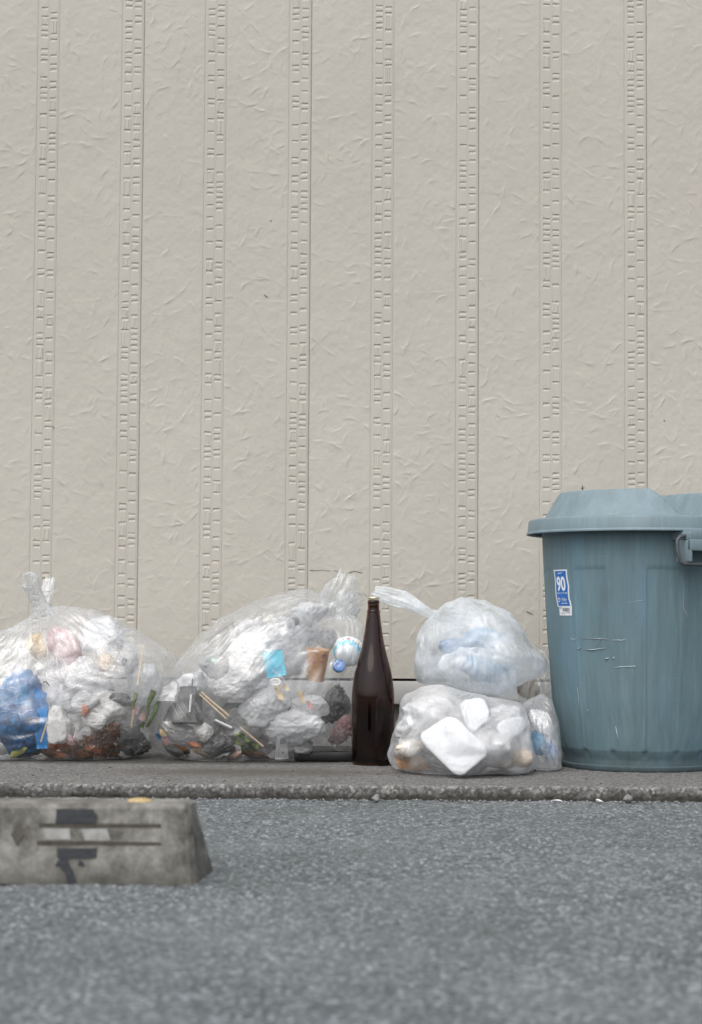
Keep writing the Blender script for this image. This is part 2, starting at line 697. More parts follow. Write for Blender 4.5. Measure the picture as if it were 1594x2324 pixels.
# concrete apron with a worn low kerb
def mat_apron():
    t = NT('worn_concrete')
    co = t.coord()
    cell = t.n('TexVoronoi', {'Vector': co, 'Scale': 260.0}, feature='F1')
    rnd = t.n('SeparateColor', {'Color': cell.outputs['Color']}).outputs[0]
    base = t.ramp(t.noise(co, 4.5, 7, .68), [(.3, (.088, .089, .085)), (.7, (.15, .151, .146))])
    agg = t.ramp(rnd, [(0, (.03, .03, .029)), (.4, (.10, .097, .094)), (.75, (.155, .152, .148)), (1, (.32, .31, .295))])
    c = t.mix(.65, base, agg)
    xyz = t.n('SeparateXYZ', {'Vector': co})
    z = xyz.outputs[2]
    # exposed stones on the kerb's face, dirt along its foot
    big = t.n('TexVoronoi', {'Vector': co, 'Scale': 150.0}, feature='F1')
    bc = t.n('SeparateColor', {'Color': big.outputs['Color']}).outputs[1]
    stone = t.ramp(bc, [(0, (.06, .059, .056)), (.5, (.12, .118, .113)), (.8, (.22, .216, .208)), (1, (.42, .41, .39))])
    face = t.ramp(z, [(.0, 1.0), (.031, 1.0), (.034, 0.0)])
    face = t.math('MULTIPLY', t.math('LESS_THAN', xyz.outputs[1], YK + .02), 1.0)
    c = t.mix(t.math('MULTIPLY', face, .5), c, stone)
    dn = t.noise(t.mapping(co, (1, 1, 0)), 9, 5, .7)
    zz = t.math('ADD', z, t.math('MULTIPLY', t.math('SUBTRACT', dn, .5), .035))
    dirt = t.ramp(t.math('MULTIPLY', zz, 30.0), [(.26, 1.0), (.74, 0.0)])
    c = t.mix(t.math('MULTIPLY', t.math('MULTIPLY', dirt, face), .88), c, (.03, .027, .022))
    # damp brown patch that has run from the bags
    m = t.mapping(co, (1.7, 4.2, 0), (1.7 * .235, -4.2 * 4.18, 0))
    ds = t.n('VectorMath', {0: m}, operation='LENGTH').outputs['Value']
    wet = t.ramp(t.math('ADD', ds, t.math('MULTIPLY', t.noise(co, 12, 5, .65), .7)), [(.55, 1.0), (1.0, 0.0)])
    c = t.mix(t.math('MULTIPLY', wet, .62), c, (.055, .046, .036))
    m2 = t.mapping(co, (.9, 6.5, 0), (.9 * .55, -6.5 * 4.47, 0))  # contact shadow beneath the left-hand bags, painted dark into the concrete colour
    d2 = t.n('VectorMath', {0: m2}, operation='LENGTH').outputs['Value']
    contact_shade = t.ramp(t.math('ADD', d2, t.math('MULTIPLY', t.noise(co, 15, 5, .65), .6)), [(.55, 1.0), (.95, 0.0)])
    c = t.mix(t.math('MULTIPLY', contact_shade, .7), c, (.03, .027, .022))
    f = t.noise(co, 1100, 2, .7)
    h = t.math('ADD', t.math('MULTIPLY', cell.outputs['Distance'], -.8), f)
    r = t.mix(wet, (.85, .85, .85), (.5, .5, .5))
    return t.surf(t.princ(Base_Color=c, Roughness=r, Specular_IOR_Level=.3, Normal=t.bump(h, .5, .0018)))

xs = np.concatenate([np.arange(-3, -1.2, .05), np.arange(-1.2, 1.2, .004), np.arange(1.2, 3.01, .05)])
prof = [(YK + .003, -.03), (YK + .001, -.004)] + [(YK, z) for z in np.arange(0, ZP - .006, .0022)]
prof += [(YK + .006 - .006 * cos(a), ZP - .006 + .006 * sin(a)) for a in np.linspace(.2, pi / 2, 4)]
prof += [(y, ZP) for y in np.concatenate([np.arange(YK + .009, YK + .06, .003), np.arange(YK + .06, 5.02, .012), [5.2, 6.0]])]
prof = np.array(prof)
X = np.repeat(xs[None, :], len(prof), 0)
Y = np.repeat(prof[:, 0:1], len(xs), 1)
Z = np.repeat(prof[:, 1:2], len(xs), 1)
pp = np.stack([X, Y, Z], -1)
isf = np.clip(1 - (Y - YK - .004) / .03, 0, 1)
rough = .0014 * vnoise(pp * 60, 5) + .0013 * vnoise(pp * 150, 6) + .0016 * vnoise(pp * 18, 8)
chip = np.clip(vnoise(np.stack([X * 28, X * 0, X * 0], -1), 12) - .55, 0, 1) * .014 * np.clip((Z - .012) / .02, 0, 1)
Yd = Y + isf * (rough + chip)
Zd = Z + np.where(Z > ZP - .004, (.0011 * fbm(pp * 28, 31, 3) + .0008 * vnoise(pp * 150, 33)) - isf * (.002 * np.clip(vnoise(pp * 40, 44), 0, 1) + chip * .3), 0)
me = raw_mesh('concrete_apron', np.stack([X, Yd, Zd], -1).reshape(-1, 3), grid_faces(len(xs), len(prof)))
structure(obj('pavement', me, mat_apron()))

# ================================================================== WHEEL STOP
def mat_stop():
    t = NT('weathered_precast')
    co = t.coord()
    a = t.noise(co, 19, 8, .74)
    c = t.ramp(a, [(.34, (.045, .043, .036)), (.47, (.13, .126, .112)), (.62, (.235, .23, .21)), (.75, (.30, .297, .275))])
    st = t.noise(t.mapping(co, (26, 26, 7)), 1, 5, .65)
    c = t.mix(t.ramp(st, [(.50, 0), (.72, .75)]), c, (.06, .057, .046))
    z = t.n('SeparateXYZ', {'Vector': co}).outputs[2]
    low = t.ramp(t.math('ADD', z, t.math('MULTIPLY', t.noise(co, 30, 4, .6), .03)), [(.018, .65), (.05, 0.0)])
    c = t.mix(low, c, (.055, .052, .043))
    f = t.noise(co, 350, 3, .7)
    c = t.mix(.3, c, f, 'OVERLAY')
    return t.surf(t.princ(Base_Color=c, Roughness=.88, Specular_IOR_Level=.3, Normal=t.bump(t.math('ADD', f, t.noise(co, 60, 4)), .4, .003)))

ws_y = 2.66
XR = PX(454, 2.66)
ws = empty('parking_block', (XR - .30, 2.73, 0), 'weathered concrete parking block with black tape patches on the asphalt', 'parking block')
L = .60
# cross-sections along x: y-front-bottom, y-front-top, y-back-top, y-back-bottom
HT = .111
def ws_ring(x, inset, top_in):
    fb, ft, bt, bb = 2.66 + inset, 2.688 + inset + top_in * .2, 2.776 - inset, 2.807 - inset
    ht = HT - top_in
    pts = [(fb, 0.0), (fb + .001, .006), (ft - .004, ht - .006), (ft + .003, ht), (bt - .003, ht), (bt + .004, ht - .006), (bb - .001, .006), (bb, 0)]
    return [(x, y, z) for y, z in pts]
bm = bmesh.new()
rings = []
xr = XR
# left end mirrored; the right end leans outward at its foot
specs = [(xr - L, .012, .004), (xr - L + .007, 0.0, 0.0)] + [(xr - L + .007 + (L - .014) * q / 10, 0, 0) for q in range(1, 10)] + [(xr - .007, 0.0, 0.0), (xr, .010, .003)]
for x, ins, ti in specs:
    r = ws_ring(x, ins, ti)
    end = abs(x - xr) < .02
    out = []
    for i, (a, y, z) in enumerate(r):
        if x > xr - .02:      # slanted end: back foot sticks out, top sits in
            a = a + (y - 2.66) / .147 * .016 - z / HT * .012 - (y - 2.66) / .147 * z / HT * .018
        out.append(bm.verts.new((a, y, z)))
    rings.append(out)
for i in range(len(rings) - 1):
    for k in range(7):
        bm.faces.new((rings[i][k], rings[i][k + 1], rings[i + 1][k + 1], rings[i + 1][k]))
bm.faces.new(rings[0])
bm.faces.new(rings[-1][::-1])
bmesh.ops.recalc_face_normals(bm, faces=bm.faces)
bmesh.ops.translate(bm, verts=bm.verts, vec=-ws.location)
me = bpy.data.meshes.new('block_body')
bm.to_mesh(me)
bm.free()
me.polygons.foreach_set('use_smooth', [True] * len(me.polygons))
auto_smooth(me, 28)
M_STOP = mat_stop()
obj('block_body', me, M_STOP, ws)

def on_front(px, py, lift=.0012):
    """point on the block's slanted front face"""
    ft, fb = 2.684, 2.661
    y = ft
    for _ in range(6):
        p = P(px, py, y)
        y = fb + (ft - fb) * min(max((p.z - .006) / (HT - .012), -.06), 1.06)
    p = P(px, py, y - lift)
    return p - ws.location

def front_patch(name, outline, m, lift=.0012, parent=ws, sub=1):
    pts = [on_front(a, b, lift) for a, b in outline]
    back = [p + Vector((0, lift + .002, 0)) for p in pts]
    n = len(pts)
    f = [list(range(n))] + [[i, i + n, (i + 1) % n + n, (i + 1) % n] for i in range(n)]
    me = raw_mesh(name, pts + back, f, False)
    return obj(name, me, m, parent)

M_TAPE = simple_mat('black_tape', (0.007, 0.010, 0.015), 0.55, .3, 60, .3, 90)
def rag(pts, j, seed, sub=5):
    r = random.Random(seed)
    o = []
    for i in range(len(pts)):
        a, b = pts[i], pts[(i + 1) % len(pts)]
        for q in range(sub):
            u = q / sub
            o.append((a[0] * (1 - u) + b[0] * u + r.uniform(-j, j), a[1] * (1 - u) + b[1] * u + r.uniform(-j, j)))
    return o
front_patch('tape_patch', rag([(128, 1836), (210, 1838), (221, 1852), (219, 1868), (126, 1870)], 1.2, 1), M_TAPE, .0016)
front_patch('tape_patch', rag([(129, 1926), (220, 1926), (218, 1948), (158, 1949), (130, 1947)], .9, 2), M_TAPE, .0016)
front_patch('paint_smear', rag([(138, 1946), (152, 1946), (157, 1962), (166, 1978), (174, 2004), (152, 2004), (146, 1982), (138, 1968), (124, 1967), (130, 1957)], 1.1, 3), M_TAPE, .0011)
front_patch('paint_smear', rag([(180, 1952), (187, 1955), (193, 1966), (176, 1965)], .8, 4, 3), M_TAPE, .0011)
M_GROOVE = simple_mat('groove_grime', (0.05, 0.045, 0.036), 0.95, .3, 80, .3)
front_patch('groove', rag([(89, 1868), (366, 1871), (366, 1879), (89, 1878)], .5, 5, 12), M_GROOVE, .0007)
front_patch('groove', rag([(84, 1908), (366, 1912), (366, 1919), (84, 1918)], .7, 6, 12), M_GROOVE, .0007)
M_WORN = simple_mat('worn_white_film', (0.21, 0.21, 0.20), 0.6, .30, 60)
front_patch('reflective_strip', rag([(98, 1881), (158, 1881), (160, 1907), (104, 1905)], 1.3, 7), M_WORN, .0006)
front_patch('reflective_strip', rag([(185, 1882), (243, 1882), (252, 1908), (192, 1907)], 1.3, 8), M_WORN, .0006)
M_DIA = simple_mat('diamond_stain', (0.06, 0.057, 0.045), 0.9, .25, 60)
front_patch('diamond_emblem', [(42, 1866), (55, 1893), (39, 1921), (25, 1895)], M_DIA, .0014)
# round amber reflector let into the top
p = P(325, 1815.5, 2.735)
mb = MB()
v, f = lathe([(.0, .004), (.010, .0036), (.0165, .0022), (.0185, 0.0), (.0185, -.004)], 28)
mb.add(v + np.array([PX(325, 2.735), 2.735, HT + .0005]) - np.array(ws.location), f.tolist())
obj('reflector', auto_smooth(mb.mesh('reflector')), simple_mat('amber_reflector', (.38, .285, .135), .55, .3, 300), ws)
# ================================================================== RUBBISH PAIL
CX, CY = 0.689, 4.42
def mat_pail(name, base, streak=1.0):
    t = NT(name)
    co = t.coord()
    st = t.noise(t.mapping(co, (34, 34, 2.2)), 1.0, 6, .68)
    st2 = t.noise(t.mapping(co, (120, 120, 9)), 1.0, 3, .6)
    b = t.noise(co, 5, 4, .6)
    d = tuple(c * .78 for c in base)
    l = tuple(min(1, c * 1.16 + .01) for c in base)
    c = t.ramp(st, [(.28, d), (.55, base), (.8, l)])
    c = t.mix(t.ramp(b, [(.4, 0), (.75, .5 * streak)]), c, (base[0] * .92, base[1] * 1.02, base[2] * 1.12))
    c = t.mix(.22 * streak, c, st2, 'OVERLAY')
    broad = t.noise(t.mapping(co, (11, 11, 1.3), (2, 5, 1)), 1.0, 4, .6)
    c = t.mix(t.ramp(broad, [(.55, 0), (.72, .55 * streak)]), c, (base[0] * 1.05, base[1] * 1.25, base[2] * 1.5))
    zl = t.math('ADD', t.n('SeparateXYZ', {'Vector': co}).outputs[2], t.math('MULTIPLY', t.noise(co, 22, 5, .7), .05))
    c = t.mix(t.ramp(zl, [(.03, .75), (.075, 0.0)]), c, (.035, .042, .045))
    gr = t.noise(t.mapping(co, (18, 18, 3), (7, 1, 3)), 1.0, 6, .7)
    c = t.mix(t.ramp(gr, [(.58, 0), (.75, .45 * streak)]), c, (.075, .085, .085))
    spots = t.math('LESS_THAN', t.voro(co, 45), .055)
    c = t.mix(t.math('MULTIPLY', spots, t.math('GREATER_THAN', t.noise(co, 6, 2), .6)), c, (.05, .06, .065))
    sc = t.noise(t.mapping(co, (7, 7, 160), rot=(.35, .2, 0)), 1.0, 2, .5)
    c = t.mix(t.math('MULTIPLY', t.ramp(sc, [(.72, 0), (.76, 1)]), .22), c, (.45, .52, .55))
    f = t.noise(co, 500, 2, .6)
    r = t.ramp(st, [(.3, .52), (.8, .68)])
    return t.surf(t.princ(Base_Color=c, Roughness=r, Specular_IOR_Level=.35, Normal=t.bump(t.math('ADD', f, t.math('MULTIPLY', st2, 2.0)), .12, .001)))

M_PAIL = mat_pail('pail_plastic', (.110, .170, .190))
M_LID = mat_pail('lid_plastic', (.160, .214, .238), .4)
pail = empty('rubbish_pail', (CX, CY, ZP), 'large blue grey plastic rubbish pail with lid and a blue and white number sticker', 'rubbish bin')

def body_r(z):
    zz = [0, .004, .0115, .0125, .014, .024, .030, .048, .075, .154, .328, .500, .553, .575]
    rr = [.1835, .1855, .1855, .1840, .1790, .1785, .1800, .1885, .1935, .2050, .2184, .2275, .2300, .2300]
    return np.interp(z, zz, rr)

nth = 360
zs = np.array([0, .002, .004, .0115, .0125, .014, .024, .027, .030, .036, .042, .046, .048, .050, .056] + list(np.arange(.07, .455, .018)) + [.456, .459, .4605, .4625, .465, .475, .49, .51, .53, .55, .575])
th = np.linspace(0, 2 * pi, nth, endpoint=False)
TH, ZZ = np.meshgrid(th, zs)
R = body_r(ZZ)
az = np.degrees(TH) + 90.0                     # 0 = towards the camera, + = to the right
az = (az + 180) % 360 - 180
u = (az + 5.0) / 22.5
fr = u - np.floor(u)
odd = (np.floor(u).astype(int) % 2) == 0
dseam = np.minimum(fr, 1 - fr) * 22.5            # degrees from seam
mid = sstep(.034, .052, ZZ)
R = R + mid * .0010 * np.exp(-(dseam / .55) ** 2)                       # raised seam
rec = np.where(odd, 1.0, 0.0) * sstep(.35, 1.1, dseam)
R = R - .0013 * rec * (1 - sstep(.4598, .4608, ZZ)) * mid               # panel steps in below the line
R = R - .0018 * rec * np.exp(-((ZZ - .4618) / .0016) ** 2)
foot = (1 - sstep(.046, .050, ZZ)) * sstep(.030, .034, ZZ)
R = R - foot * .003 * (1 - sstep(0, 3.0, dseam))
V = np.stack([R * np.cos(TH), R * np.sin(TH), ZZ], -1).reshape(-1, 3)
f = grid_faces(nth, len(zs), True).tolist()
nV = len(V)
V = np.concatenate([V, [[0, 0, 0.0015]]])
f += [[i, nV, (i + 1) % nth] for i in range(nth)]
me = auto_smooth(raw_mesh('pail_body', V, f), 38)
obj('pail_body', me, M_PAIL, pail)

# lid : lip, shelf and two raised half-moons either side of a channel
PHI = radians(30)
lid_n = np.array([-cos(PHI), -sin(PHI)])
rr = np.concatenate([[0.0001], np.arange(.01, .17, .006), np.arange(.17, .236, .0025)])
th = np.linspace(0, 2 * pi, 240, endpoint=False)
TH, RR = np.meshgrid(th, rr)
X, Y = RR * np.cos(TH), RR * np.sin(TH)
zl0, zl1 = .585, .648
dome = np.clip((.2275 - RR) / .039, 0, 1)
n_ = X * lid_n[0] + Y * lid_n[1]
chan = np.clip((np.abs(n_) - .055) / .040, 0, 1)
h = np.minimum(dome, chan)
k = .10
h = np.clip(h, 0, 1)
h = h - 1.2 * np.clip(h - .90, 0, 1) ** 2                   # rounded brow
h = np.where(h < .06, h * h / .06 * .8, h)
crown = .006 * (1 - (RR / .187) ** 2) * np.clip(h - .6, 0, 1)
Zt = zl0 + (zl1 - zl0) * h / h.max() + np.clip(crown, 0, 1)
V1 = np.stack([X, Y, Zt], -1).reshape(-1, 3)
f1 = grid_faces(240, len(rr), True).tolist()
lip = [(0.2360, zl0 +0.0000), (0.2475, zl0 -0.0010), (0.2570, zl0 -0.0015), (0.2610, zl0 -0.0035), (0.2630, zl0 -0.0075), (0.2650, zl0 -0.0300), (0.2675, zl0 -0.0325), (0.2680, zl0 -0.0345), (0.2675, zl0 -0.0365), (0.2655, zl0 -0.0370), (0.2620, zl0 -0.0330), (0.2600, zl0 -0.0060), (0.2305, zl0 -0.0040), (0.2285, zl0 -0.0120)]
th = np.linspace(0, 2 * pi, 240, endpoint=False)
pr = np.array(lip)
V2 = np.stack([pr[:, 0:1] * np.cos(th), pr[:, 0:1] * np.sin(th), np.repeat(pr[:, 1:2], 240, 1)], -1).reshape(-1, 3)
f2 = (grid_faces(240, len(pr), True)).tolist()
mb = MB()
last = (len(rr) - 1) * 240
mb.add(np.concatenate([V1, V2]), f1 + [[q + len(V1) for q in g] for g in f2] + [[last + i, last + (i + 1) % 240, len(V1) + (i + 1) % 240, len(V1) + i] for i in range(240)])
me = mb.mesh('lid')
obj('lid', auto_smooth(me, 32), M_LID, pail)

def cyl(azd, z, r=None, lift=0.0):
    a = radians(azd)
    rad = (body_r(z) if r is None else r) + lift
    return Vector((sin(a) * rad, -cos(a) * rad, z))

# grab handle with a wire latch at the front end of the channel
def handle(azc):
    mb = MB()
    a = radians(azc)
    rad = Vector((sin(a), -cos(a), 0))
    tan_ = Vector((cos(a), sin(a), 0))
    rot = Matrix((tan_, rad, Vector((0, 0, 1)))).transposed()
    def bx(t0, t1, r0, r1, z0, z1, bev=.002):
        c = tan_ * ((t0 + t1) / 2) + rad * ((r0 + r1) / 2) + Vector((0, 0, (z0 + z1) / 2))
        mb.box(c, (t1 - t0, r1 - r0, z1 - z0), rot, bev)
    HW = .080
    bx(-HW, HW, .212, .281, .528, .549)           # top shelf
    bx(-HW, HW, .270, .2835, .503, .5285)         # front lip of the shelf
    bx(-HW, -HW + .006, .232, .2815, .478, .5275) # cheeks
    bx(HW - .006, HW, .232, .2815, .478, .5275)
    h = obj('handle', auto_smooth(mb.mesh('handle')), M_LID, pail)
    mb = MB()
    def q(t, r, z):
        return tan_ * t + rad * r + Vector((0, 0, z))
    pts = [q(-HW + .004, 0.2630, .536), q(-HW - .014, 0.2610, .534), q(-HW - .021, 0.2610, .526), q(-HW - .023, 0.2630, .505), q(-HW - .019, 0.2690, .478), q(-HW - .013, 0.2720, .4735), q(-HW + .01, 0.2730, .4725),
           q(0, 0.2730, .4720), q(HW - .01, 0.2730, .4725), q(HW + .013, 0.2720, .4735), q(HW + .019, 0.2690, .478), q(HW + .023, 0.2630, .505), q(HW + .021, 0.2610, .526), q(HW + .014, 0.2610, .534), q(HW - .004, 0.2630, .536)]
    mb.tube(pts, .0045, 10)
    obj('wire_latch', mb.mesh('wire_latch'), M_WIRE, h)
M_WIRE = simple_mat('latch_rod', (.055, .064, .07), .5, .2, 60)
handle(30.0)

# scratches and scuffs (pale marks on the front)
M_SCR = simple_mat('scratch_mark', (.30, .35, .37), .7, .15, 60)
def azof(px, r=.222):
    s_ = (px - 797) / 4200.0
    az_ = 0.0
    for _ in range(20):
        yv = CY - r * cos(az_)
        az_ = math.asin(max(-1, min(1, (s_ * yv - CX) / r)))
    return math.degrees(az_)
def zof(py, px):
    a = radians(azof(px))
    return P(px, py, CY - .222 * cos(a)).z - ZP
mb = MB()
def scr(pts, wd):
    pp = []
    for (a, b) in pts:
        c = cyl(azof(a), zof(b, a), None, .0002)
        pp.append(c)
    mb = MB()
    mb.tube(pp, [w_ / 950 for w_ in wd], 6)
    obj('scratch_mark', mb.mesh('scratch_mark'), M_SCR, pail)
scr([(1291, 1449), (1300, 1452), (1312, 1446)], [.2, .8, .3])
scr([(1318, 1449), (1350, 1449), (1382, 1451)], [.3, .7, .5])
scr([(1389, 1453), (1404, 1453), (1411, 1454), (1422, 1450)], [.8, .9, .9, .5])
scr([(1323, 1475), (1342, 1475), (1372, 1471)], [.4, 1.3, .5])
scr([(1347, 1475), (1362, 1448)], [.4, .3])
scr([(1308, 1473), (1313, 1471)], [1.3, 1.0])
scr([(1371, 1496), (1381, 1494)], [1.8, 1.2])
scr([(1390, 1497), (1393, 1491)], [1.3, 1.0])
scr([(1392, 1517), (1403, 1514), (1425, 1513), (1441, 1513)], [.8, 1.0, 1.0, 1.3])
scr([(1441, 1516), (1441, 1510)], [.9, 1.0])
scr([(1424, 1367), (1455, 1363), (1463, 1362)], [.3, .5, .3])
scr([(1552, 1320), (1553, 1380), (1561, 1394), (1563, 1410)], [.3, .4, .5, .3])
scr([(1322, 1610), (1326, 1617)], [.6, .5])
scr([(1302, 1560), (1303, 1590), (1302, 1625)], [.3, .5, .3])
scr([(1391, 1650), (1394, 1668), (1396, 1690)], [.5, 1.3, .4])

# number sticker wrapped on the curve
def sheet_on_pail(name, corners_uv, m, lift, parent, nx=8, nz=14, outline=None, bow=None):
    """corners in sticker mm: u 0..1 across, v 0..1 down"""
    V = []
    for j in range(nz + 1):
        for i in range(nx + 1):
            u_, v_ = i / nx, j / nz
            uu = corners_uv[0] + (corners_uv[1] - corners_uv[0]) * u_
            vv = corners_uv[2] + (corners_uv[3] - corners_uv[2]) * v_
            if bow:
                uu, vv = bow(uu, vv)
            V.append(stk(uu, vv, lift))
    me = raw_mesh(name, V, grid_faces(nx + 1, nz + 1))
    sol = None
    return obj(name, me, m, parent)
# sticker frame in photo: top-left (1258,1294) top-right (1290,1294); bottom-left (1268,1395) bottom-right (1291,1395)
A0, A1 = azof(1257.5, .2262), azof(1289.5, .2262)
SZ0, SZ1 = zof(1293, 1274), zof(1397, 1280)
def stk(u_, v_, lift):
    z = SZ0 + (SZ1 - SZ0) * v_
    a = A0 + (A1 - A0) * u_ + 2.6 * v_
    return cyl(a, z, None, lift)
SASP = (SZ0 - SZ1) / (radians(A1 - A0) * .226)
def edge(u_, v_):       # worn outline: pinched in the middle, torn lower left
    s0 = .055 * sin(v_ * 9) * .6 + .06 * v_ + (.10 if v_ > .80 else 0)
    s1 = 1.0 - .05 * abs(sin(v_ * 7 + .6)) + .03 * (v_ > .66)
    return s0 + (s1 - s0) * u_, v_
M_SW = simple_mat('sticker_white', (.58, .60, .61), .45, .05, 80)
M_SB = simple_mat('sticker_blue', (.010, .105, .36), .4, .10, 80)
M_ST = simple_mat('sticker_print', (.60, .63, .66), .45, .03, 80)
M_SK = simple_mat('sticker_ink', (.10, .12, .15), .5, .05, 80)
st = sheet_on_pail('sticker', (0, 1, 0, 1), M_SW, .0007, pail, 10, 40, bow=edge)
sheet_on_pail('sticker_panel', (.09, .91, .03, .79), M_SB, .0012, st, 10, 40, bow=edge)
def stext(body, cu_, cv_, h, m, sx=1.0, name='sticker_text', lift=.0017, bold=0.0):
    v, f = text_geo(body, 1.0, bold=bold)
    wid = .0262 * 2.5
    V = []
    for q in v:
        # letter units -> sticker units (width about 65 mm, height about 108 mm)
        V.append(stk(cu_ + q[0] * h * sx * SASP, cv_ - q[1] * h, lift))
    obj(name, raw_mesh(name, V, f, False), m, st)
stext('90', .50, .325, .42, M_ST, .78, bold=.035)
stext('Nifty', .62, .655, .105, M_ST, .80)
def dash(a, b, v0, v1):
    mb.add([stk(a, v0, .0017), stk(b, v0, .0017), stk(b, v1, .0017), stk(a, v1, .0017)], [[0, 1, 2, 3]])
mb = MB()
for i in range(9):
    dash(.17 + i * .078, .17 + i * .078 + .055, .503, .516)
dash(.17, .85, .525, .529)
obj('sticker_print', mb.mesh('sticker_print', False), M_ST, st)
mb = MB()
for i in range(4):
    dash(.42 + i * .10, .42 + i * .10 + .07, .725, .742)
obj('sticker_print', mb.mesh('sticker_print', False), M_ST, st)
mb = MB()
mb.add([stk(a, b, .0017) for a, b in ((.30, .088), (.42, .07), (.52, .074), (.66, .06), (.60, .082), (.44, .09))], [[0, 1, 2, 3, 4, 5]])
obj('sticker_print', mb.mesh('sticker_print', False), M_ST, st)
# recycling ring of three bent arrows
mb = MB()
for q in range(3):
    a0 = radians(90 + 120 * q)
    pts = []
    for s in range(6):
        a = a0 + radians(12 + 84 * s / 5)
        pts.append((a, .040))
    vs = []
    for a, r in pts:
        for dr in (-.011, .011):
            vs.append(stk(.26 + cos(a) * (r + dr) * SASP * .95, .655 - sin(a) * (r + dr), .0017))
    mb.add(vs, [[2 * i, 2 * i + 1, 2 * i + 3, 2 * i + 2] for i in range(5)])
obj('sticker_emblem', mb.mesh('sticker_emblem', False), M_ST, st)
mb = MB()
rng = random.Random(3)
uu = .44
while uu < .86:
    wv = rng.choice([.012, .018, .028])
    mb.add([stk(uu, .832, .0014), stk(uu + wv, .832, .0014), stk(uu + wv, .912, .0014), stk(uu, .912, .0014)], [[0, 1, 2, 3]])
    uu += wv + rng.choice([.014, .02, .026])
for vv, a, b in ((.945, .30, .62), (.935, .66, .9), (.815, .2, .4), (.84, .2, .36)):
    mb.add([stk(a, vv, .0014), stk(b, vv, .0014), stk(b, vv + .008, .0014), stk(a, vv + .008, .0014)], [[0, 1, 2, 3]])
obj('barcode', mb.mesh('barcode', False), M_SK, st)

# ================================================================== BROWN BOTTLE
BX, BY = PX(849.5, 4.42), 4.42
def bz(zy):
    return (1283 - zy) * .0003372
def br(hw):
    return hw * .0003372
outer = [(.0, bz(1276)), (br(120), bz(1277)), (br(138), bz(1281)), (br(143), bz(1277)), (br(145), bz(1255)), (br(147), bz(1200)), (br(150), bz(1100)), (br(150.5), bz(900)), (br(150), bz(800)), (br(146), bz(745)), (br(140), bz(695)), (br(131), bz(645)), (br(120), bz(597)), (br(107), bz(548)), (br(94), bz(500)), (br(82), bz(450)), (br(71.5), bz(400)), (br(63), bz(350)), (br(56), bz(300)), (br(50), bz(255)), (br(45.5), bz(222)), (br(44), bz(216)), (br(46.5), bz(212)), (br(47), bz(207)), (br(46), bz(203)), (br(42.5), bz(199)), (br(41), bz(185)), (br(41), bz(160)), (br(40), bz(152)), (br(42.5), bz(147)), (br(43), bz(139)), (br(41.5), bz(133)), (br(38), bz(130)), (br(37.5), bz(122)), (br(30), bz(121))]
inner = [(r - .0032, z) for r, z in outer[8:-1] if r > .008][::-1]
inner = [(br(29), bz(124)), (br(31), bz(150)), (br(33), bz(215))] + [q for q in inner if q[1] < bz(255)] + [(br(140), bz(1200)), (br(136), bz(1262)), (br(110), bz(1258)), (0.0, bz(1245))]
t = NT('brown_glass')
g = t.n('BsdfRefraction', {'Color': (.40, .225, .115), 'Roughness': .02, 'IOR': 1.5})
gl = t.n('BsdfGlossy', {'Color': (1, 1, 1), 'Roughness': t.ramp(t.noise(t.coord(), 12, 4), [(.35, .015), (.7, .035)])})
fr_ = t.n('Fresnel', {'IOR': 1.5})
lp = t.n('MixShader', {0: t.math('MULTIPLY', fr_.outputs[0], .75), 1: g.outputs[0], 2: gl.outputs[0]})
M_GLASS = t.surf(lp.outputs[0])
def dense(prof, m=3):
    o = []
    for i in range(len(prof) - 1):
        for q in range(m):
            u_ = q / m
            o.append((prof[i][0] * (1 - u_) + prof[i + 1][0] * u_, prof[i][1] * (1 - u_) + prof[i + 1][1] * u_))
    return o + [prof[-1]]
def smooth_prof(prof):
    """Catmull-Rom through the profile"""
    o = []
    n = len(prof)
    for i in range(n - 1):
        p0, p1, p2, p3 = [np.array(prof[max(0, min(n - 1, i + q))]) for q in (-1, 0, 1, 2)]
        for q in range(3):
            u_ = q / 3
            o.append(tuple(.5 * ((2 * p1) + (-p0 + p2) * u_ + (2 * p0 - 5 * p1 + 4 * p2 - p3) * u_ * u_ + (-p0 + 3 * p1 - 3 * p2 + p3) * u_ ** 3)))
    o.append(prof[-1])
    return [(max(r, 0.0), z) for r, z in o]
bottle = empty('brown_bottle', (BX, BY, ZP), 'tall brown glass bottle with a pale gold cap between the rubbish bags', 'bottle')
prof = smooth_prof(outer) + dense(inner, 2)
v, f = lathe(prof, 72)
me = raw_mesh('bottle_glass', v, f[:, ::-1] if False else f)
bm = bmesh.new(); bm.from_mesh(me); bmesh.ops.remove_doubles(bm, verts=bm.verts, dist=1e-6); bmesh.ops.recalc_face_normals(bm, faces=bm.faces); bm.to_mesh(me); bm.free()
obj('bottle_glass', me, M_GLASS, bottle)
t = NT('cap_tin')
M_CAP = t.surf(t.princ(Base_Color=(.62, .56, .40), Metallic=.85, Roughness=.32))
cp = [(0, bz(104)), (br(36), bz(104)), (br(42), bz(106)), (br(44.5), bz(111)), (br(43), bz(117)), (br(39.5), bz(122)), (br(39), bz(127)), (br(38.2), bz(127)), (br(38), bz(112)), (0, bz(112))]
obj('bottle_cap', lathe_mesh('bottle_cap', cp, 48), M_CAP, bottle)
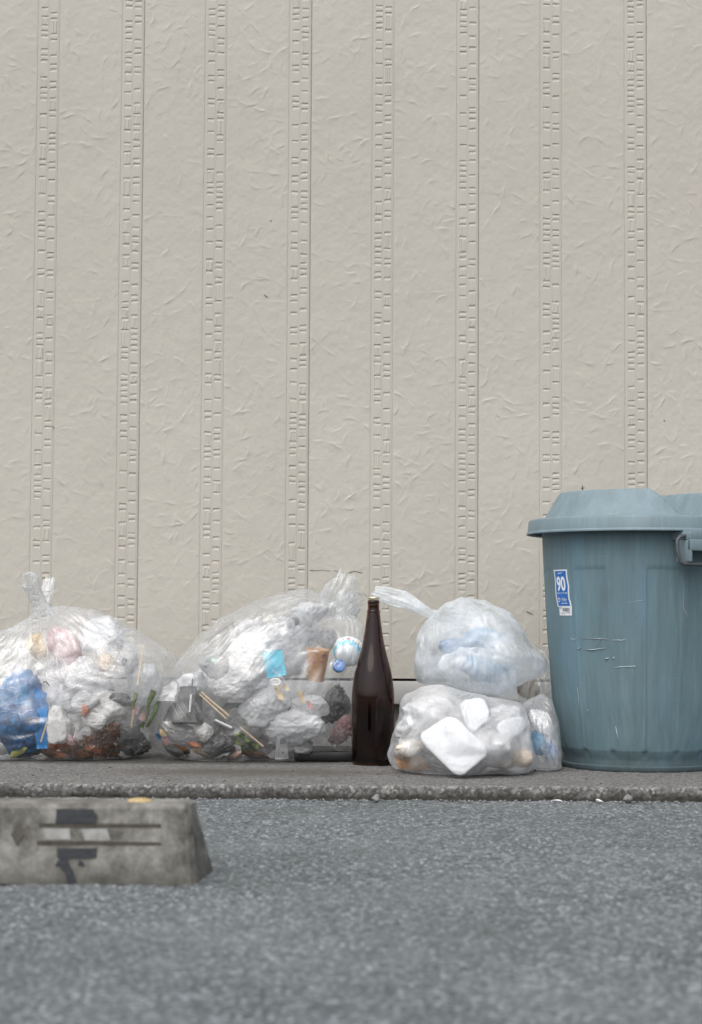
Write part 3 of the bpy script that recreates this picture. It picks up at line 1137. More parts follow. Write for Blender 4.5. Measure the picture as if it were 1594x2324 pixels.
# ================================================================== PLASTIC BAGS
def mat_film(name, op=.22, streak=.35, tint=(.80, .82, .84), rough=.22, fs=9.0, gloss=.10, haze=.25, bmp=.2, even=False):
    """thin polythene: clear sheet with a milky share that grows in folds and at grazing angles"""
    t = NT(name)
    a = t.n('Attribute', attribute_name='folds').outputs['Vector']
    co = t.coord()
    warp = t.n('VectorMath', {0: a, 1: t.n('VectorMath', {0: t.n('TexNoise', {'Vector': co, 'Scale': 9.0, 'Detail': 3.0}).outputs['Color'], 1: (.10, .10, .0)}, operation='MULTIPLY').outputs[0]}, operation='ADD').outputs[0]
    s1 = t.noise(t.mapping(warp, (fs, fs, .9)), 1.0, 3, .6)
    s2 = t.noise(t.mapping(warp, (fs * 3.1, fs * 3.1, 1.6), (3, 1, 0)), 1.0, 3, .6)
    def ridge(x, w):
        d = t.math('ABSOLUTE', t.math('SUBTRACT', x, .5))
        return t.math('POWER', t.math('SUBTRACT', 1.0, t.math('MULTIPLY', d, w), True), 3.0, True)
    r1 = ridge(s1, 13.0)
    r2 = ridge(s2, 10.0)
    cr = t.voro(t.mapping(t.n('VectorMath', {0: co, 1: t.n('VectorMath', {0: t.n('TexNoise', {'Vector': co, 'Scale': 14.0, 'Detail': 3.0}).outputs['Color'], 1: (.06, .06, .06)}, operation='MULTIPLY').outputs[0]}, operation='ADD').outputs[0], (1, 1, 1.6)), 15, 'DISTANCE_TO_EDGE')
    crk = t.ramp(cr, [(0.0, 1.0), (.05, 0.0)])
    patch = t.ramp(t.noise(co, 7, 3, .6), [(.46, 0.04), (.62, 1.0)])
    folds = t.math('MULTIPLY', t.math('ADD', t.math('MULTIPLY', r1, .75), t.math('ADD', t.math('MULTIPLY', r2, .35), t.math('MULTIPLY', crk, .22))), patch)
    s3 = t.noise(t.mapping(warp, (.8, .8, fs * 5.0), (0, 2, 5)), 1.0, 3, .55)
    r3 = ridge(s3, 14.0)
    p3 = t.ramp(t.noise(co, 5.5, 2, .5), [(.50, 0.0), (.62, 1.0)])
    mid3 = t.ramp(t.math('MULTIPLY', t.n('SeparateXYZ', {'Vector': a}).outputs[2], .32), [(.26, 0.0), (.40, .45)])
    low = t.ramp(t.math('MULTIPLY', t.n('SeparateXYZ', {'Vector': co}).outputs[2], 3.0), [(.33, .12), (.76, 1.0)])
    if even:
        low = t.math('ADD', .9, 0.0)
    folds = t.math('ADD', t.math('MULTIPLY', folds, low), t.math('MULTIPLY', t.math('MULTIPLY', r3, p3), mid3))
    milky = t.noise(co, 11, 5, .6)
    o = t.math('MULTIPLY', t.ramp(milky, [(.33, .25), (.68, 1.75)]), t.math('MULTIPLY', t.math('ADD', .35, t.math('MULTIPLY', low, .65)), op))
    o = t.math('ADD', o, t.math('MULTIPLY', folds, streak))
    lw = t.n('LayerWeight', {'Blend': .35}).outputs['Facing']
    o = t.math('ADD', o, t.math('MULTIPLY', t.math('MULTIPLY', t.math('POWER', lw, 2.8), haze), t.math('ADD', .4, t.math('MULTIPLY', low, .6))), True)
    h = t.math('ADD', t.math('ADD', t.math('MULTIPLY', r1, .8), t.math('ADD', t.math('MULTIPLY', r2, .4), t.math('MULTIPLY', t.math('MULTIPLY', r3, p3), .8))), t.math('ADD', t.math('MULTIPLY', crk, .5), t.math('MULTIPLY', t.noise(co, 40, 3, .5), .6)))
    nrm = t.bump(h, bmp, .0035)
    dif = t.n('BsdfDiffuse', {'Color': tint, 'Normal': nrm})
    trn = t.n('BsdfTranslucent', {'Color': tint, 'Normal': nrm})
    milk = t.n('MixShader', {0: .50, 1: dif.outputs[0], 2: trn.outputs[0]})
    clear = t.n('BsdfTransparent', {'Color': (.965, .97, .972)})
    body = t.n('MixShader', {0: o, 1: clear.outputs[0], 2: milk.outputs[0]})
    gl = t.n('BsdfGlossy', {'Color': (1, 1, 1), 'Roughness': rough, 'Normal': nrm})
    fc = t.n('LayerWeight', {'Blend': .5, 'Normal': nrm}).outputs['Facing']     # same from either side of the sheet
    fr = t.math('ADD', .07, t.math('MULTIPLY', t.math('POWER', fc, 5.0), .8))
    fin = t.n('MixShader', {0: t.math('MULTIPLY', fr, gloss * 8, True), 1: body.outputs[0], 2: gl.outputs[0]})
    return t.surf(fin.outputs[0])


def poly_rho(poly, c, n=720):
    """radius of a star-shaped polygon about c for n directions"""
    q = np.array(poly, float) - np.array(c, float)
    ang = np.linspace(-pi, pi, n, endpoint=False)
    best = np.zeros(n)
    A, B = q, np.roll(q, -1, 0)
    dx, dz = np.cos(ang), np.sin(ang)
    for a, b in zip(A, B):
        e = b - a
        den = dx * e[1] - dz * e[0]
        den = np.where(np.abs(den) < 1e-12, 1e-12, den)
        t_ = (a[0] * e[1] - a[1] * e[0]) / den
        s_ = (a[0] * dz - a[1] * dx) / den
        ok = (t_ > 0) & (s_ >= -1e-9) & (s_ <= 1 + 1e-9)
        best = np.where(ok, np.maximum(best, t_), best)
    z = best <= 0
    if z.any():
        best[z] = np.interp(ang[z], ang[~z], best[~z])
    return ang, best


def relax(X, Pt, strain_u, strain_v, iters, attract, zmin, ymax, seed, amp):
    """position-based relaxation of an oversized film: excess length buckles into folds"""
    nv, nu, _ = X.shape
    rng = np.random.default_rng(seed)
    ru = np.linalg.norm(np.roll(Pt, -1, 1) - Pt, axis=2) * (1 + strain_u)
    rv = np.linalg.norm(Pt[1:] - Pt[:-1], axis=2) * (1 + strain_v[1:])
    rd = np.sqrt(ru[:-1] ** 2 + rv ** 2)
    ru2 = np.linalg.norm(np.roll(Pt, -2, 1) - Pt, axis=2) * (1 + strain_u * .75)
    ru4 = np.linalg.norm(np.roll(Pt, -4, 1) - Pt, axis=2) * (1 + strain_u * .45)
    rv4 = np.linalg.norm(Pt[4:] - Pt[:-4], axis=2) * (1 + strain_v[2:-2] * .45)
    rv2 = np.linalg.norm(Pt[2:] - Pt[:-2], axis=2) * (1 + strain_v[1:-1] * .75)
    def corr(a, b, rest, k):
        d = b - a
        l = np.linalg.norm(d, axis=2)
        return d * (k * .5 * (1 - rest / np.maximum(l, 1e-7)))[..., None]
    for it in range(iters):
        C = np.zeros_like(X)
        c = corr(X, np.roll(X, -1, 1), ru, 1.0)
        C += c - np.roll(c, 1, 1)
        c = corr(X[:-1], X[1:], rv, 1.0)
        C[:-1] += c; C[1:] -= c
        c = corr(X[:-1], np.roll(X, -1, 1)[1:], rd, .5)
        C[:-1] += c
        C[1:] -= np.roll(c, 1, 1)
        c = corr(X[:-1], np.roll(X, 1, 1)[1:], rd, .5)
        C[:-1] += c
        C[1:] -= np.roll(c, -1, 1)
        c = corr(X, np.roll(X, -2, 1), ru2, .28)
        C += c - np.roll(c, 2, 1)
        c = corr(X[:-2], X[2:], rv2, .28)
        C[:-2] += c; C[2:] -= c
        c = corr(X, np.roll(X, -4, 1), ru4, .22)
        C += c - np.roll(c, 4, 1)
        c = corr(X[:-4], X[4:], rv4, .22)
        C[:-4] += c; C[4:] -= c
        X = X + .31 * C
        X = X + attract * (Pt - X)
        X[..., 2] = np.maximum(X[..., 2], zmin)
        X[..., 1] = np.minimum(X[..., 1], ymax)
        X[0] = Pt[0]; X[-1] = Pt[-1]
    return X


def upsample(A):
    nv, nu = A.shape[:2]
    B = np.zeros((nv, nu * 2) + A.shape[2:])
    B[:, ::2] = A
    B[:, 1::2] = .5 * (A + np.roll(A, -1, 1))
    C = np.zeros((nv * 2 - 1, nu * 2) + A.shape[2:])
    C[::2] = B
    C[1::2] = .5 * (B[1:] + B[:-1])
    return C


def bag_shape(outline, centre, yc, dfront, dback, knot, seed, n_exp=2.3, nu=150, nv=80, neck=.10, strain=(.06, .05), knot_strain=.30, attract=.035, iters=90, lump=.012, ridge_front=None, zmin=None, deep=0.0):
    """closed film surface; outline/centre/knot in photo units on the plane y=yc"""
    c3 = P(centre[0], centre[1], yc)
    W = [P(a, b, yc) for a, b in outline]
    W = [(p.x, p.z - (deep if p.z < ZP + .03 else 0)) for p in W]
    ang, rho = poly_rho(W, (c3.x, c3.z))
    ker = np.hanning(15); ker /= ker.sum()
    rho = np.convolve(np.concatenate([rho[-20:], rho, rho[:20]]), ker, 'same')[20:-20]
    k3 = P(knot[0], knot[1], yc)
    pk = atan2(k3.z - c3.z, k3.x - c3.x)
    K = np.array([cos(pk), 0, sin(pk)])
    E1 = np.array([-sin(pk), 0, cos(pk)])
    E2 = np.array([0, 1.0, 0])
    al = (np.linspace(0, 1, nv) ** .9) * (pi - .05) + .03
    th = np.linspace(0, 2 * pi, nu, endpoint=False)
    TH, AL = np.meshgrid(th, al)
    D = np.cos(AL)[..., None] * K + (np.sin(AL) * np.cos(TH))[..., None] * E1 + (np.sin(AL) * np.sin(TH))[..., None] * E2
    def surf(D, TH, AL):
        m = np.sqrt(D[..., 0] ** 2 + D[..., 2] ** 2)
        phi = np.arctan2(D[..., 2], D[..., 0])
        r = np.interp(phi, np.concatenate([ang, [pi]]), np.concatenate([rho, rho[:1]]))
        tt = 1 / (m ** n_exp + np.abs(D[..., 1]) ** n_exp) ** (1 / n_exp)
        dep = np.where(D[..., 1] < 0, dfront, dback) * D[..., 1] * tt
        X = c3.x + r * m * tt * np.cos(phi)
        Z = c3.z + r * m * tt * np.sin(phi)
        dist = np.sqrt((X - k3.x) ** 2 + (Z - k3.z) ** 2)
        dep = dep * np.clip((dist + .008) / (dist + .008 + neck) * 1.25, 0, 1)
        Q = np.stack([X, yc + dep, Z], -1)
        lm = fbm(Q * 9, seed, 2)
        lm2 = fbm(Q * 22, seed + 5, 2)
        fadek = np.clip(dist / .12, 0, 1)
        Nn = D / np.linalg.norm(D, axis=-1, keepdims=True)
        Q = Q + Nn * ((lm * lump + lm2 * lump * .5) * fadek)[..., None]
        zm = ZP + .0015 if zmin is None else zmin
        # settle softly on the ground
        zz = Q[..., 2] - zm
        Q[..., 2] = zm + np.where(zz > .012, zz, np.where(zz > -.012, (zz + .012) ** 2 / .048, 0))
        return Q
    Pt = surf(D, TH, AL)
    rng = np.random.default_rng(seed)
    base = np.stack([np.cos(TH), np.sin(TH), AL], -1)
    X = Pt.copy()
    Nn = D
    wr = .0035 * ridged(base * np.array([7, 7, 2.0]), seed + 50, 2) + .003 * vnoise(base * np.array([13, 13, 4.0]), seed + 60)
    X = X + Nn * (wr - wr.mean())[..., None] + rng.normal(0, .0006, X.shape)
    kf = np.exp(-AL / .55)
    sp = np.clip(.55 + 1.1 * fbm(Pt * 7, seed + 90, 2), 0, 1.6)
    su = strain[0] * sp + knot_strain * kf
    sv = strain[1] * sp * (1 - kf)
    zm = ZP + .0015 if zmin is None else zmin
    X = relax(X, Pt, su, sv, iters, attract, zm, YW - .004, seed, 0)
    X2, P2 = upsample(X), upsample(Pt)
    TH2 = np.linspace(0, 2 * pi, nu * 2, endpoint=False)
    AL2 = np.interp(np.linspace(0, 1, nv * 2 - 1), np.linspace(0, 1, nv), al)
    T2, A2 = np.meshgrid(TH2, AL2)
    X2 = X2 + rng.normal(0, .0003, X2.shape) + (.0006 * vnoise(X2 * 90, seed + 70))[..., None] * np.stack([np.cos(A2) * K[i] + np.sin(A2) * np.cos(T2) * E1[i] + np.sin(A2) * np.sin(T2) * E2[i] for i in range(3)], -1)
    X2 = relax(X2, P2, upsample(su) * .9, upsample(sv) * .9, max(20, iters // 3), attract * .5, zm, YW - .004, seed + 1, 0)
    for _ in range(4):
        X2[1:-1] = X2[1:-1] * .5 + .125 * (X2[:-2] + X2[2:] + np.roll(X2, 1, 1)[1:-1] + np.roll(X2, -1, 1)[1:-1])
    folds = np.stack([np.cos(T2), np.sin(T2), A2], -1)
    return X2, folds, k3


def film_mesh(name, X, folds, wrap=True):
    nv, nu = X.shape[:2]
    me = raw_mesh(name, X.reshape(-1, 3), grid_faces(nu, nv, wrap))
    at = me.attributes.new('folds', 'FLOAT_VECTOR', 'POINT')
    at.data.foreach_set('vector', folds.reshape(-1, 3).astype(np.float32).ravel())
    return me


def tail_geo(path, radii, seed, flat=.55, nu=96, sub=14, folds_n=7, depth_dir=(0, 1, 0), amp=.35):
    """gathered neck of a tied bag: a tube whose wall is thrown into folds and which flares at its open end"""
    rng = np.random.default_rng(seed)
    pts = np.array([tuple(p) for p in path])
    tt = np.linspace(0, len(pts) - 1, sub * (len(pts) - 1) + 1)
    C = np.stack([np.interp(tt, np.arange(len(pts)), pts[:, i]) for i in range(3)], -1)
    for _ in range(6):
        C[1:-1] = .25 * C[:-2] + .5 * C[1:-1] + .25 * C[2:]
    R = np.interp(tt, np.arange(len(pts)), radii)
    T = np.gradient(C, axis=0)
    T /= np.linalg.norm(T, axis=1, keepdims=True)
    dd = np.array(depth_dir, float)
    A = np.cross(T, dd); A /= np.linalg.norm(A, axis=1, keepdims=True)
    B = np.cross(A, T)
    th = np.linspace(0, 2 * pi, nu, endpoint=False)
    TH, S = np.meshgrid(th, np.linspace(0, 1, len(tt)))
    q = np.stack([np.cos(TH) * folds_n / 3, np.sin(TH) * folds_n / 3, S * 2.2], -1)
    f = ridged(q, seed, 2)
    f2 = vnoise(q * np.array([2.6, 2.6, 2.0]), seed + 4)
    rr = R[:, None] * (1 - amp + amp * 1.6 * (f - .3) + .16 * f2)
    jag = 0
    X = C[:, None, :] + A[:, None, :] * (rr * np.cos(TH))[..., None] + B[:, None, :] * (rr * np.sin(TH) * flat)[..., None]
    e = (S ** 6)[..., None] * (vnoise(np.stack([np.cos(TH) * 3, np.sin(TH) * 3, S * 0], -1), seed + 9) * .35 * R[-1])[..., None]
    X = X + T[:, None, :] * e
    X = X + .0010 * np.stack([vnoise(X * 55, seed + 20 + i) for i in range(3)], -1)
    fo = np.stack([np.cos(TH), np.sin(TH), S * .8], -1)
    return X, fo

def px_path(pts):
    return [P(a, b, y) for a, b, y in pts]

BAGS = {}
CONTENT = {}
from mathutils.bvhtree import BVHTree

def drape(key, grow=7, limit=.06):
    """stretch the near wall of a bag over whatever presses against it from inside"""
    root, base, film, X = BAGS[key]
    vs, fs, n = [], [], 0
    for o in CONTENT.get(key, []):
        me = o.data
        Mw = Matrix.LocRotScale(o.location, o.rotation_euler, o.scale)
        vs += [Mw @ v.co for v in me.vertices]
        fs += [[i + n for i in p.vertices] for p in me.polygons]
        n += len(me.vertices)
    if not vs:
        return
    bvh = BVHTree.FromPolygons(vs, fs)
    nv, nu = X.shape[:2]
    cam_p = Vector((0, 0, CAM_H))
    ymid = float(np.median(X[..., 1]))
    disp = np.zeros((nv, nu))
    dirs = X - np.array([0, 0, CAM_H])
    L = np.linalg.norm(dirs, axis=2)
    U = dirs / L[..., None]
    for j in range(nv):
        for i in range(nu):
            if X[j, i, 1] > ymid + .02:
                continue
            d = Vector(U[j, i])
            h = bvh.ray_cast(cam_p, d, float(L[j, i]) + .004)
            if h[0] is not None:
                disp[j, i] = min(float(L[j, i]) - h[3] + .0035, limit)
    D = disp.copy()
    for _ in range(grow):
        B = .25 * (np.roll(D, 1, 1) + np.roll(D, -1, 1)) + .5 * D
        B[1:-1] = .25 * (B[:-2] + B[2:]) + .5 * B[1:-1]
        D = np.maximum(disp, B)
    Xn = X - U * D[..., None]
    Xn[..., 2] = np.maximum(Xn[..., 2], ZP + .001)
    for o in root.children:
        if o.name.startswith('bag_film'):
            o.data.vertices.foreach_set('co', (Xn - np.array(base)).reshape(-1, 3).astype(np.float32).ravel())
            o.data.update()
    BAGS[key] = (root, base, film, Xn)

def make_bag(key, label, film, group, **kw):
    X, fo, k3 = bag_shape(**kw)
    base = Vector((float(X[..., 0].mean()), float(X[..., 1].mean()), float(X[..., 2].min())))
    root = empty('rubbish_bag', base, label, 'rubbish bag', group)
    me = recenter(film_mesh('bag_film', X, fo), base)
    obj('bag_film', me, film, root)
    BAGS[key] = (root, base, film, X)
    return root

def add_tail(key, path, radii, seed, **kw):
    root, base, film, _ = BAGS[key]
    X, fo = tail_geo(px_path(path), radii, seed, **kw)
    me = recenter(film_mesh('tied_top', X, fo), base)
    return obj('tied_top', me, film, root)

G_BAG = 'tied translucent rubbish bags along the wall'
FILM_A = mat_film('clear_film', .21, .50, (.935, .955, .98), .20, fs=4, gloss=.11)
FILM_B = mat_film('clear_film_wet', .15, .55, (.935, .955, .98), .20, fs=4.5, gloss=.13)
FILM_C = mat_film('frosted_film', .36, .16, (.94, .95, .965), .28, 3.5, .09, .3, .12, True)
FILM_D = mat_film('milky_film', .50, .10, (.88, .925, .965), .32, 3, .07, .25, .10, True)

FILM_E = mat_film('thin_film', .24, .40, (.93, .95, .97), .20, 4, .12, .3, .2, True)

make_bag('left', 'leftmost tied clear bag with a blue plastic bag and brown vegetable scraps inside', FILM_A, G_BAG,
         outline=[(92, 1383), (130, 1376), (172, 1376), (215, 1384), (256, 1404), (300, 1430), (350, 1458), (394, 1486), (408, 1515), (398, 1560), (376, 1620), (350, 1676), (306, 1718), (262, 1760), (60, 1765), (-60, 1760), (-100, 1690), (-110, 1600), (-85, 1510), (-40, 1462), (20, 1432), (62, 1405)],
         centre=(160, 1585), yc=4.62, dfront=.20, dback=.26, knot=(93, 1386), seed=11, neck=.07, knot_strain=.36)
add_tail('left', [(96, 1392, 4.62), (91, 1372, 4.615), (80, 1345, 4.60), (68, 1316, 4.585), (60, 1318, 4.57)], [.034, .020, .021, .024, .020], 4, flat=.55, amp=.25)
add_tail('left', [(97, 1388, 4.62), (101, 1366, 4.625), (106, 1342, 4.635), (114, 1312, 4.645)], [.026, .016, .017, .014], 7, flat=.5, amp=.25)

make_bag('middle', 'widest clear bag, stuffed with packaging and tied at its upper right end', FILM_B, G_BAG,
         outline=[(766, 1388), (738, 1354), (712, 1343), (690, 1338), (640, 1347), (560, 1378), (500, 1412), (440, 1460), (398, 1512), (366, 1560), (350, 1620), (343, 1682), (378, 1712), (450, 1772), (650, 1772), (735, 1718), (800, 1712), (822, 1650), (828, 1560), (834, 1480), (828, 1418), (800, 1392)],
         centre=(590, 1570), yc=4.62, dfront=.215, dback=.27, knot=(766, 1388), seed=23, neck=.06, knot_strain=.34)
add_tail('middle', [(762, 1394, 4.62), (766, 1374, 4.61), (770, 1350, 4.60), (781, 1326, 4.60), (790, 1300, 4.60)], [.056, .050, .043, .034, .024], 14, flat=.6, folds_n=6, amp=.20)
add_tail('middle', [(772, 1392, 4.62), (790, 1374, 4.62), (806, 1362, 4.64), (818, 1366, 4.66)], [.034, .030, .026, .018], 15, flat=.6, amp=.2)

make_bag('lower', 'low frosted bag of food trays slumped at the kerb, under another milky bag', FILM_C, G_BAG,
         outline=[(880, 1716), (885, 1680), (902, 1630), (924, 1576), (960, 1564), (1004, 1557), (1081, 1576), (1139, 1588), (1190, 1600), (1204, 1645), (1216, 1690), (1222, 1725), (1200, 1775), (1060, 1800), (960, 1790), (900, 1755)],
         centre=(1050, 1665), yc=4.27, dfront=.245, dback=.22, knot=(1110, 1582), seed=37, neck=.03, knot_strain=.10, n_exp=1.55, strain=(.05, .05), lump=.018)
make_bag('upper', 'milky white bag with a blurred blue item, lying on top of the low frosted bag', FILM_D, G_BAG,
         outline=[(986, 1392), (1010, 1370), (1046, 1357), (1103, 1368), (1158, 1392), (1187, 1421), (1228, 1476), (1246, 1501), (1234, 1527), (1190, 1545), (1150, 1572), (1110, 1584), (1060, 1578), (1000, 1558), (950, 1552), (940, 1510), (948, 1450), (966, 1412)],
         centre=(1090, 1470), yc=4.50, dfront=.19, dback=.20, knot=(984, 1394), seed=41, neck=.05, knot_strain=.2, n_exp=2.1, strain=(.045, .045), zmin=.16, lump=.020)
add_tail('upper', [(994, 1402, 4.50), (975, 1392, 4.50), (950, 1378, 4.50), (915, 1360, 4.51), (880, 1350, 4.53), (850, 1344, 4.55)], [.020, .011, .017, .022, .020, .017], 19, flat=.35, folds_n=5, amp=.22)
make_bag('side', 'small clear bag with blue wrapping squeezed between the frosted bag and the pail', FILM_E, G_BAG,
         outline=[(1190, 1600), (1212, 1582), (1234, 1576), (1252, 1590), (1265, 1640), (1271, 1690), (1272, 1738), (1262, 1770), (1215, 1770), (1195, 1720), (1186, 1650)],
         centre=(1232, 1665), yc=4.32, dfront=.10, dback=.18, knot=(1214, 1584), seed=53, neck=.03, nu=100, nv=56, knot_strain=.2, strain=(.08, .08))
make_bag('rear', 'half hidden clear bag behind the milky bag, against the wall beside the pail', FILM_E, G_BAG,
         outline=[(1160, 1560), (1190, 1490), (1215, 1470), (1240, 1480), (1258, 1520), (1262, 1590), (1258, 1660), (1240, 1730), (1150, 1730), (1120, 1650), (1130, 1590)],
         centre=(1205, 1600), yc=4.68, dfront=.10, dback=.18, knot=(1215, 1475), seed=59, neck=.03, nu=100, nv=56, knot_strain=.2, strain=(.07, .07))
# loose front flap of the milky bag, hanging over its front
def flap():
    root, base, film, Xb = BAGS['upper']
    nx, nz = 90, 60
    V = np.zeros((nz, nx, 3)); fo = np.zeros((nz, nx, 3))
    top = [(1010, 1490), (1040, 1474), (1075, 1470), (1120, 1472), (1165, 1478)]
    bot = [(990, 1522), (1020, 1552), (1062, 1572), (1110, 1578), (1172, 1590)]
    for i in range(nx):
        u = i / (nx - 1) * 4
        k = min(int(u), 3); f = u - k
        a = np.array(top[k]) * (1 - f) + np.array(top[k + 1]) * f
        b = np.array(bot[k]) * (1 - f) + np.array(bot[k + 1]) * f
        for j in range(nz):
            v = j / (nz - 1)
            q = a * (1 - v) + b * v
            s = i / (nx - 1)
            y = 4.315 + .05 * (2 * s - 1) ** 2 - .030 * sin(v * 2.6) * (1 - .3 * s)
            V[j, i] = P(q[0], q[1], y)
            fo[j, i] = (s * 2.2, v * .3, v)
    V = V + .005 * np.stack([vnoise(V * 28 + 3, 61 + i) for i in range(3)], -1) + .0025 * np.stack([ridged(V * np.array([90, 90, 25.]), 66 + i, 1) for i in range(3)], -1)
    me = film_mesh('bag_flap', V, fo, False)
    obj('bag_flap', recenter(me, base), film, root)
flap()
# ================================================================== WHAT IS IN THE BAGS
def film_front(key, px, py, rad=9):
    """distance of the bag's near wall behind a photo position"""
    X = BAGS[key][3].reshape(-1, 3)
    d = (np.array(X) - np.array([0, 0, CAM_H])) @ np.array(CAM_ROT)      # camera space
    u = 797 + F * d[:, 0] / -d[:, 2]
    v = 1162 - F * d[:, 1] / -d[:, 2]
    for r in (rad, rad * 2, rad * 4, rad * 10):
        m = (u - px) ** 2 + (v - py) ** 2 < r * r
        if m.any():
            return float(np.percentile(X[m][:, 1], 12))
    return float(X[:, 1].mean())

_ico = {}
def ico(sub):
    if sub not in _ico:
        bm = bmesh.new()
        bmesh.ops.create_icosphere(bm, subdivisions=sub, radius=1.0)
        bm.verts.index_update()
        _ico[sub] = (np.array([tuple(v.co) for v in bm.verts]), np.array([[v.index for v in f.verts] for f in bm.faces]))
        bm.free()
    return _ico[sub]

def crumple_geo(seed, size, planes=20, rough=.17, freq=2.0, sub=5):
    rng = np.random.default_rng(seed)
    D, f = ico(sub)
    N = rng.normal(size=(planes, 3)); N /= np.linalg.norm(N, axis=1, keepdims=True)
    o = rng.uniform(.72, 1.05, planes)
    q = D @ N.T
    r = np.sum(np.maximum(q, 0.02) ** 9 / o[None, :] ** 9, axis=1) ** (-1 / 9.0)
    r = np.minimum(r, 1.2)
    wv = np.stack([vnoise(D * 2.2, seed + 80 + i) for i in range(3)], -1) * .35
    rg = ridged((D + wv) * freq, seed + 7, 3, .55)
    r = r * (1 - rough + rough * 1.5 * (rg - .25))
    V = D * r[:, None]
    V = V + .035 * np.stack([vnoise(D * 6, seed + 30 + i) for i in range(3)], -1)
    e = Euler((rng.uniform(-.5, .5), rng.uniform(-.5, .5), rng.uniform(-.5, .5))).to_matrix()
    V = V * np.array(size)
    return V @ np.array(e).T, f

def item(name, label, cat, me, m, loc, group=None, floor=True, key=None):
    o = obj(name, me, m, None, loc)
    if floor:
        n = len(me.vertices)
        a = np.empty(n * 3, np.float32); me.vertices.foreach_get('co', a)
        lo = a.reshape(-1, 3)[:, 2].min() + o.location.z
        if lo < ZP + .003:
            o.location.z += ZP + .003 - lo
    tag(o, label, cat, group)
    if key: CONTENT.setdefault(key, []).append(o)
    return o

def lump(key, px, py, rx, rz, m, name, label, cat, dep=None, gap=.006, seed=None, rough=.17, freq=2.0, planes=20, group=None, sub=5, flat=False):
    """crumpled thing just inside the near wall of a bag; sizes in photo units"""
    yf = film_front(key, px, py)
    s = 1 / 930.0
    ry = (dep if dep is not None else min(rx, rz) * .9 * s)
    y = yf + gap + ry * .8
    seed = seed if seed is not None else int(px * 7 + py * 3)
    V, f = crumple_geo(seed, (rx * s, ry, rz * s), planes, rough, freq, sub)
    V[:, 1] = np.maximum(V[:, 1], -(y - yf - .002))
    return item(name, label, cat, raw_mesh(name, V, f, not flat), m, P(px, py, y), group, key=key)

def sheet(name, label, cat, key, quad, m, gap=.008, curl=.006, seed=1, nx=14, nz=14, bow=0.0, thick=.0006, tilt=(0, 0, 0, 0), ys=None, group=None, parent=None, wave=60):
    """thin piece (card, paper, film) whose four photo corners run clockwise from top left"""
    cx_ = sum(q[0] for q in quad) / 4; cy_ = sum(q[1] for q in quad) / 4
    if ys is None:
        yf = [film_front(key, a, b) for a, b in quad]
        ym = film_front(key, cx_, cy_)
        ys = [max(min(q, ym + .05), ym - .004) + gap + t_ for q, t_ in zip(yf, tilt)]
    C4 = [np.array(P(a, b, y)) for (a, b), y in zip(quad, ys)]
    V = np.zeros((nz, nx, 3))
    for j in range(nz):
        for i in range(nx):
            u, v = i / (nx - 1), j / (nz - 1)
            V[j, i] = (C4[0] * (1 - u) + C4[1] * u) * (1 - v) + (C4[3] * (1 - u) + C4[2] * u) * v
    n = np.cross(C4[1] - C4[0], C4[3] - C4[0]); n /= np.linalg.norm(n) + 1e-9
    if n[1] > 0: n = -n
    uu, vv = np.meshgrid(np.linspace(0, 1, nx), np.linspace(0, 1, nz))
    off = curl * vnoise(V * wave, seed) + bow * 4 * uu * (1 - uu)
    V = V + off[..., None] * n
    A = V.reshape(-1, 3); B = A - n * thick
    f = grid_faces(nx, nz)
    rim = [j * nx for j in range(nz)][::-1] + list(range(nx)) + [j * nx + nx - 1 for j in range(nz)] + [(nz - 1) * nx + i for i in range(nx)][::-1]
    rim = [rim[i] for i in range(len(rim)) if rim[i] != rim[i - 1]]
    N_ = len(A)
    rf = [[rim[i], rim[(i + 1) % len(rim)], rim[(i + 1) % len(rim)] + N_, rim[i] + N_] for i in range(len(rim))]
    faces = np.concatenate([f, f[:, ::-1] + N_, np.array(rf)])
    c = V.mean((0, 1))
    c = Vector([float(q) for q in c])
    me = raw_mesh(name, np.concatenate([A, B]) - np.array(c), faces)
    o = obj(name, me, m, None, c)
    lo = min(v.co.z for v in me.vertices) + c.z
    if lo < ZP + .002: o.location.z += ZP + .002 - lo
    tag(o, label, cat, group)
    o_info = (C4, n, c)
    CONTENT.setdefault(key, []).append(o)
    return o, o_info

def stick(name, label, cat, key, a, b, r, m, gap=.006, group=None, n=8, square=False, ya=None, yb=None):
    ya = (film_front(key, *a) + gap) if ya is None else ya
    yb = (film_front(key, *b) + gap) if yb is None else yb
    p, q = P(a[0], a[1], ya), P(b[0], b[1], yb)
    for v in (p, q):
        v.z = max(v.z, ZP + r + .002)
    c = (p + q) / 2
    mb = MB()
    k = 5
    mb.tube([(p - c) * (1 - i / k) + (q - c) * (i / k) for i in range(k + 1)], [r * (.85 + .15 * i / k) for i in range(k + 1)], 4 if square else n)
    return item(name, label, cat, auto_smooth(mb.mesh(name), 40), m, c, group, False, key=key)

def mottled(name, c1, c2, rough=.5, scale=25, transl=.35, spec=.4, bump=.5, bs=70):
    t = NT(name)
    co = t.coord()
    c = t.ramp(t.noise(co, scale, 5, .65, .6), [(.36, c1), (.62, c2)])
    nrm = t.bump(t.noise(co, bs, 4, .6, .4), bump, .005)
    p = t.n('BsdfPrincipled', {'Base Color': c, 'Roughness': rough, 'Specular IOR Level': spec, 'Normal': nrm})
    tr = t.n('BsdfTranslucent', {'Color': c, 'Normal': nrm})
    return t.surf(t.n('MixShader', {0: transl, 1: p.outputs[0], 2: tr.outputs[0]}).outputs[0])

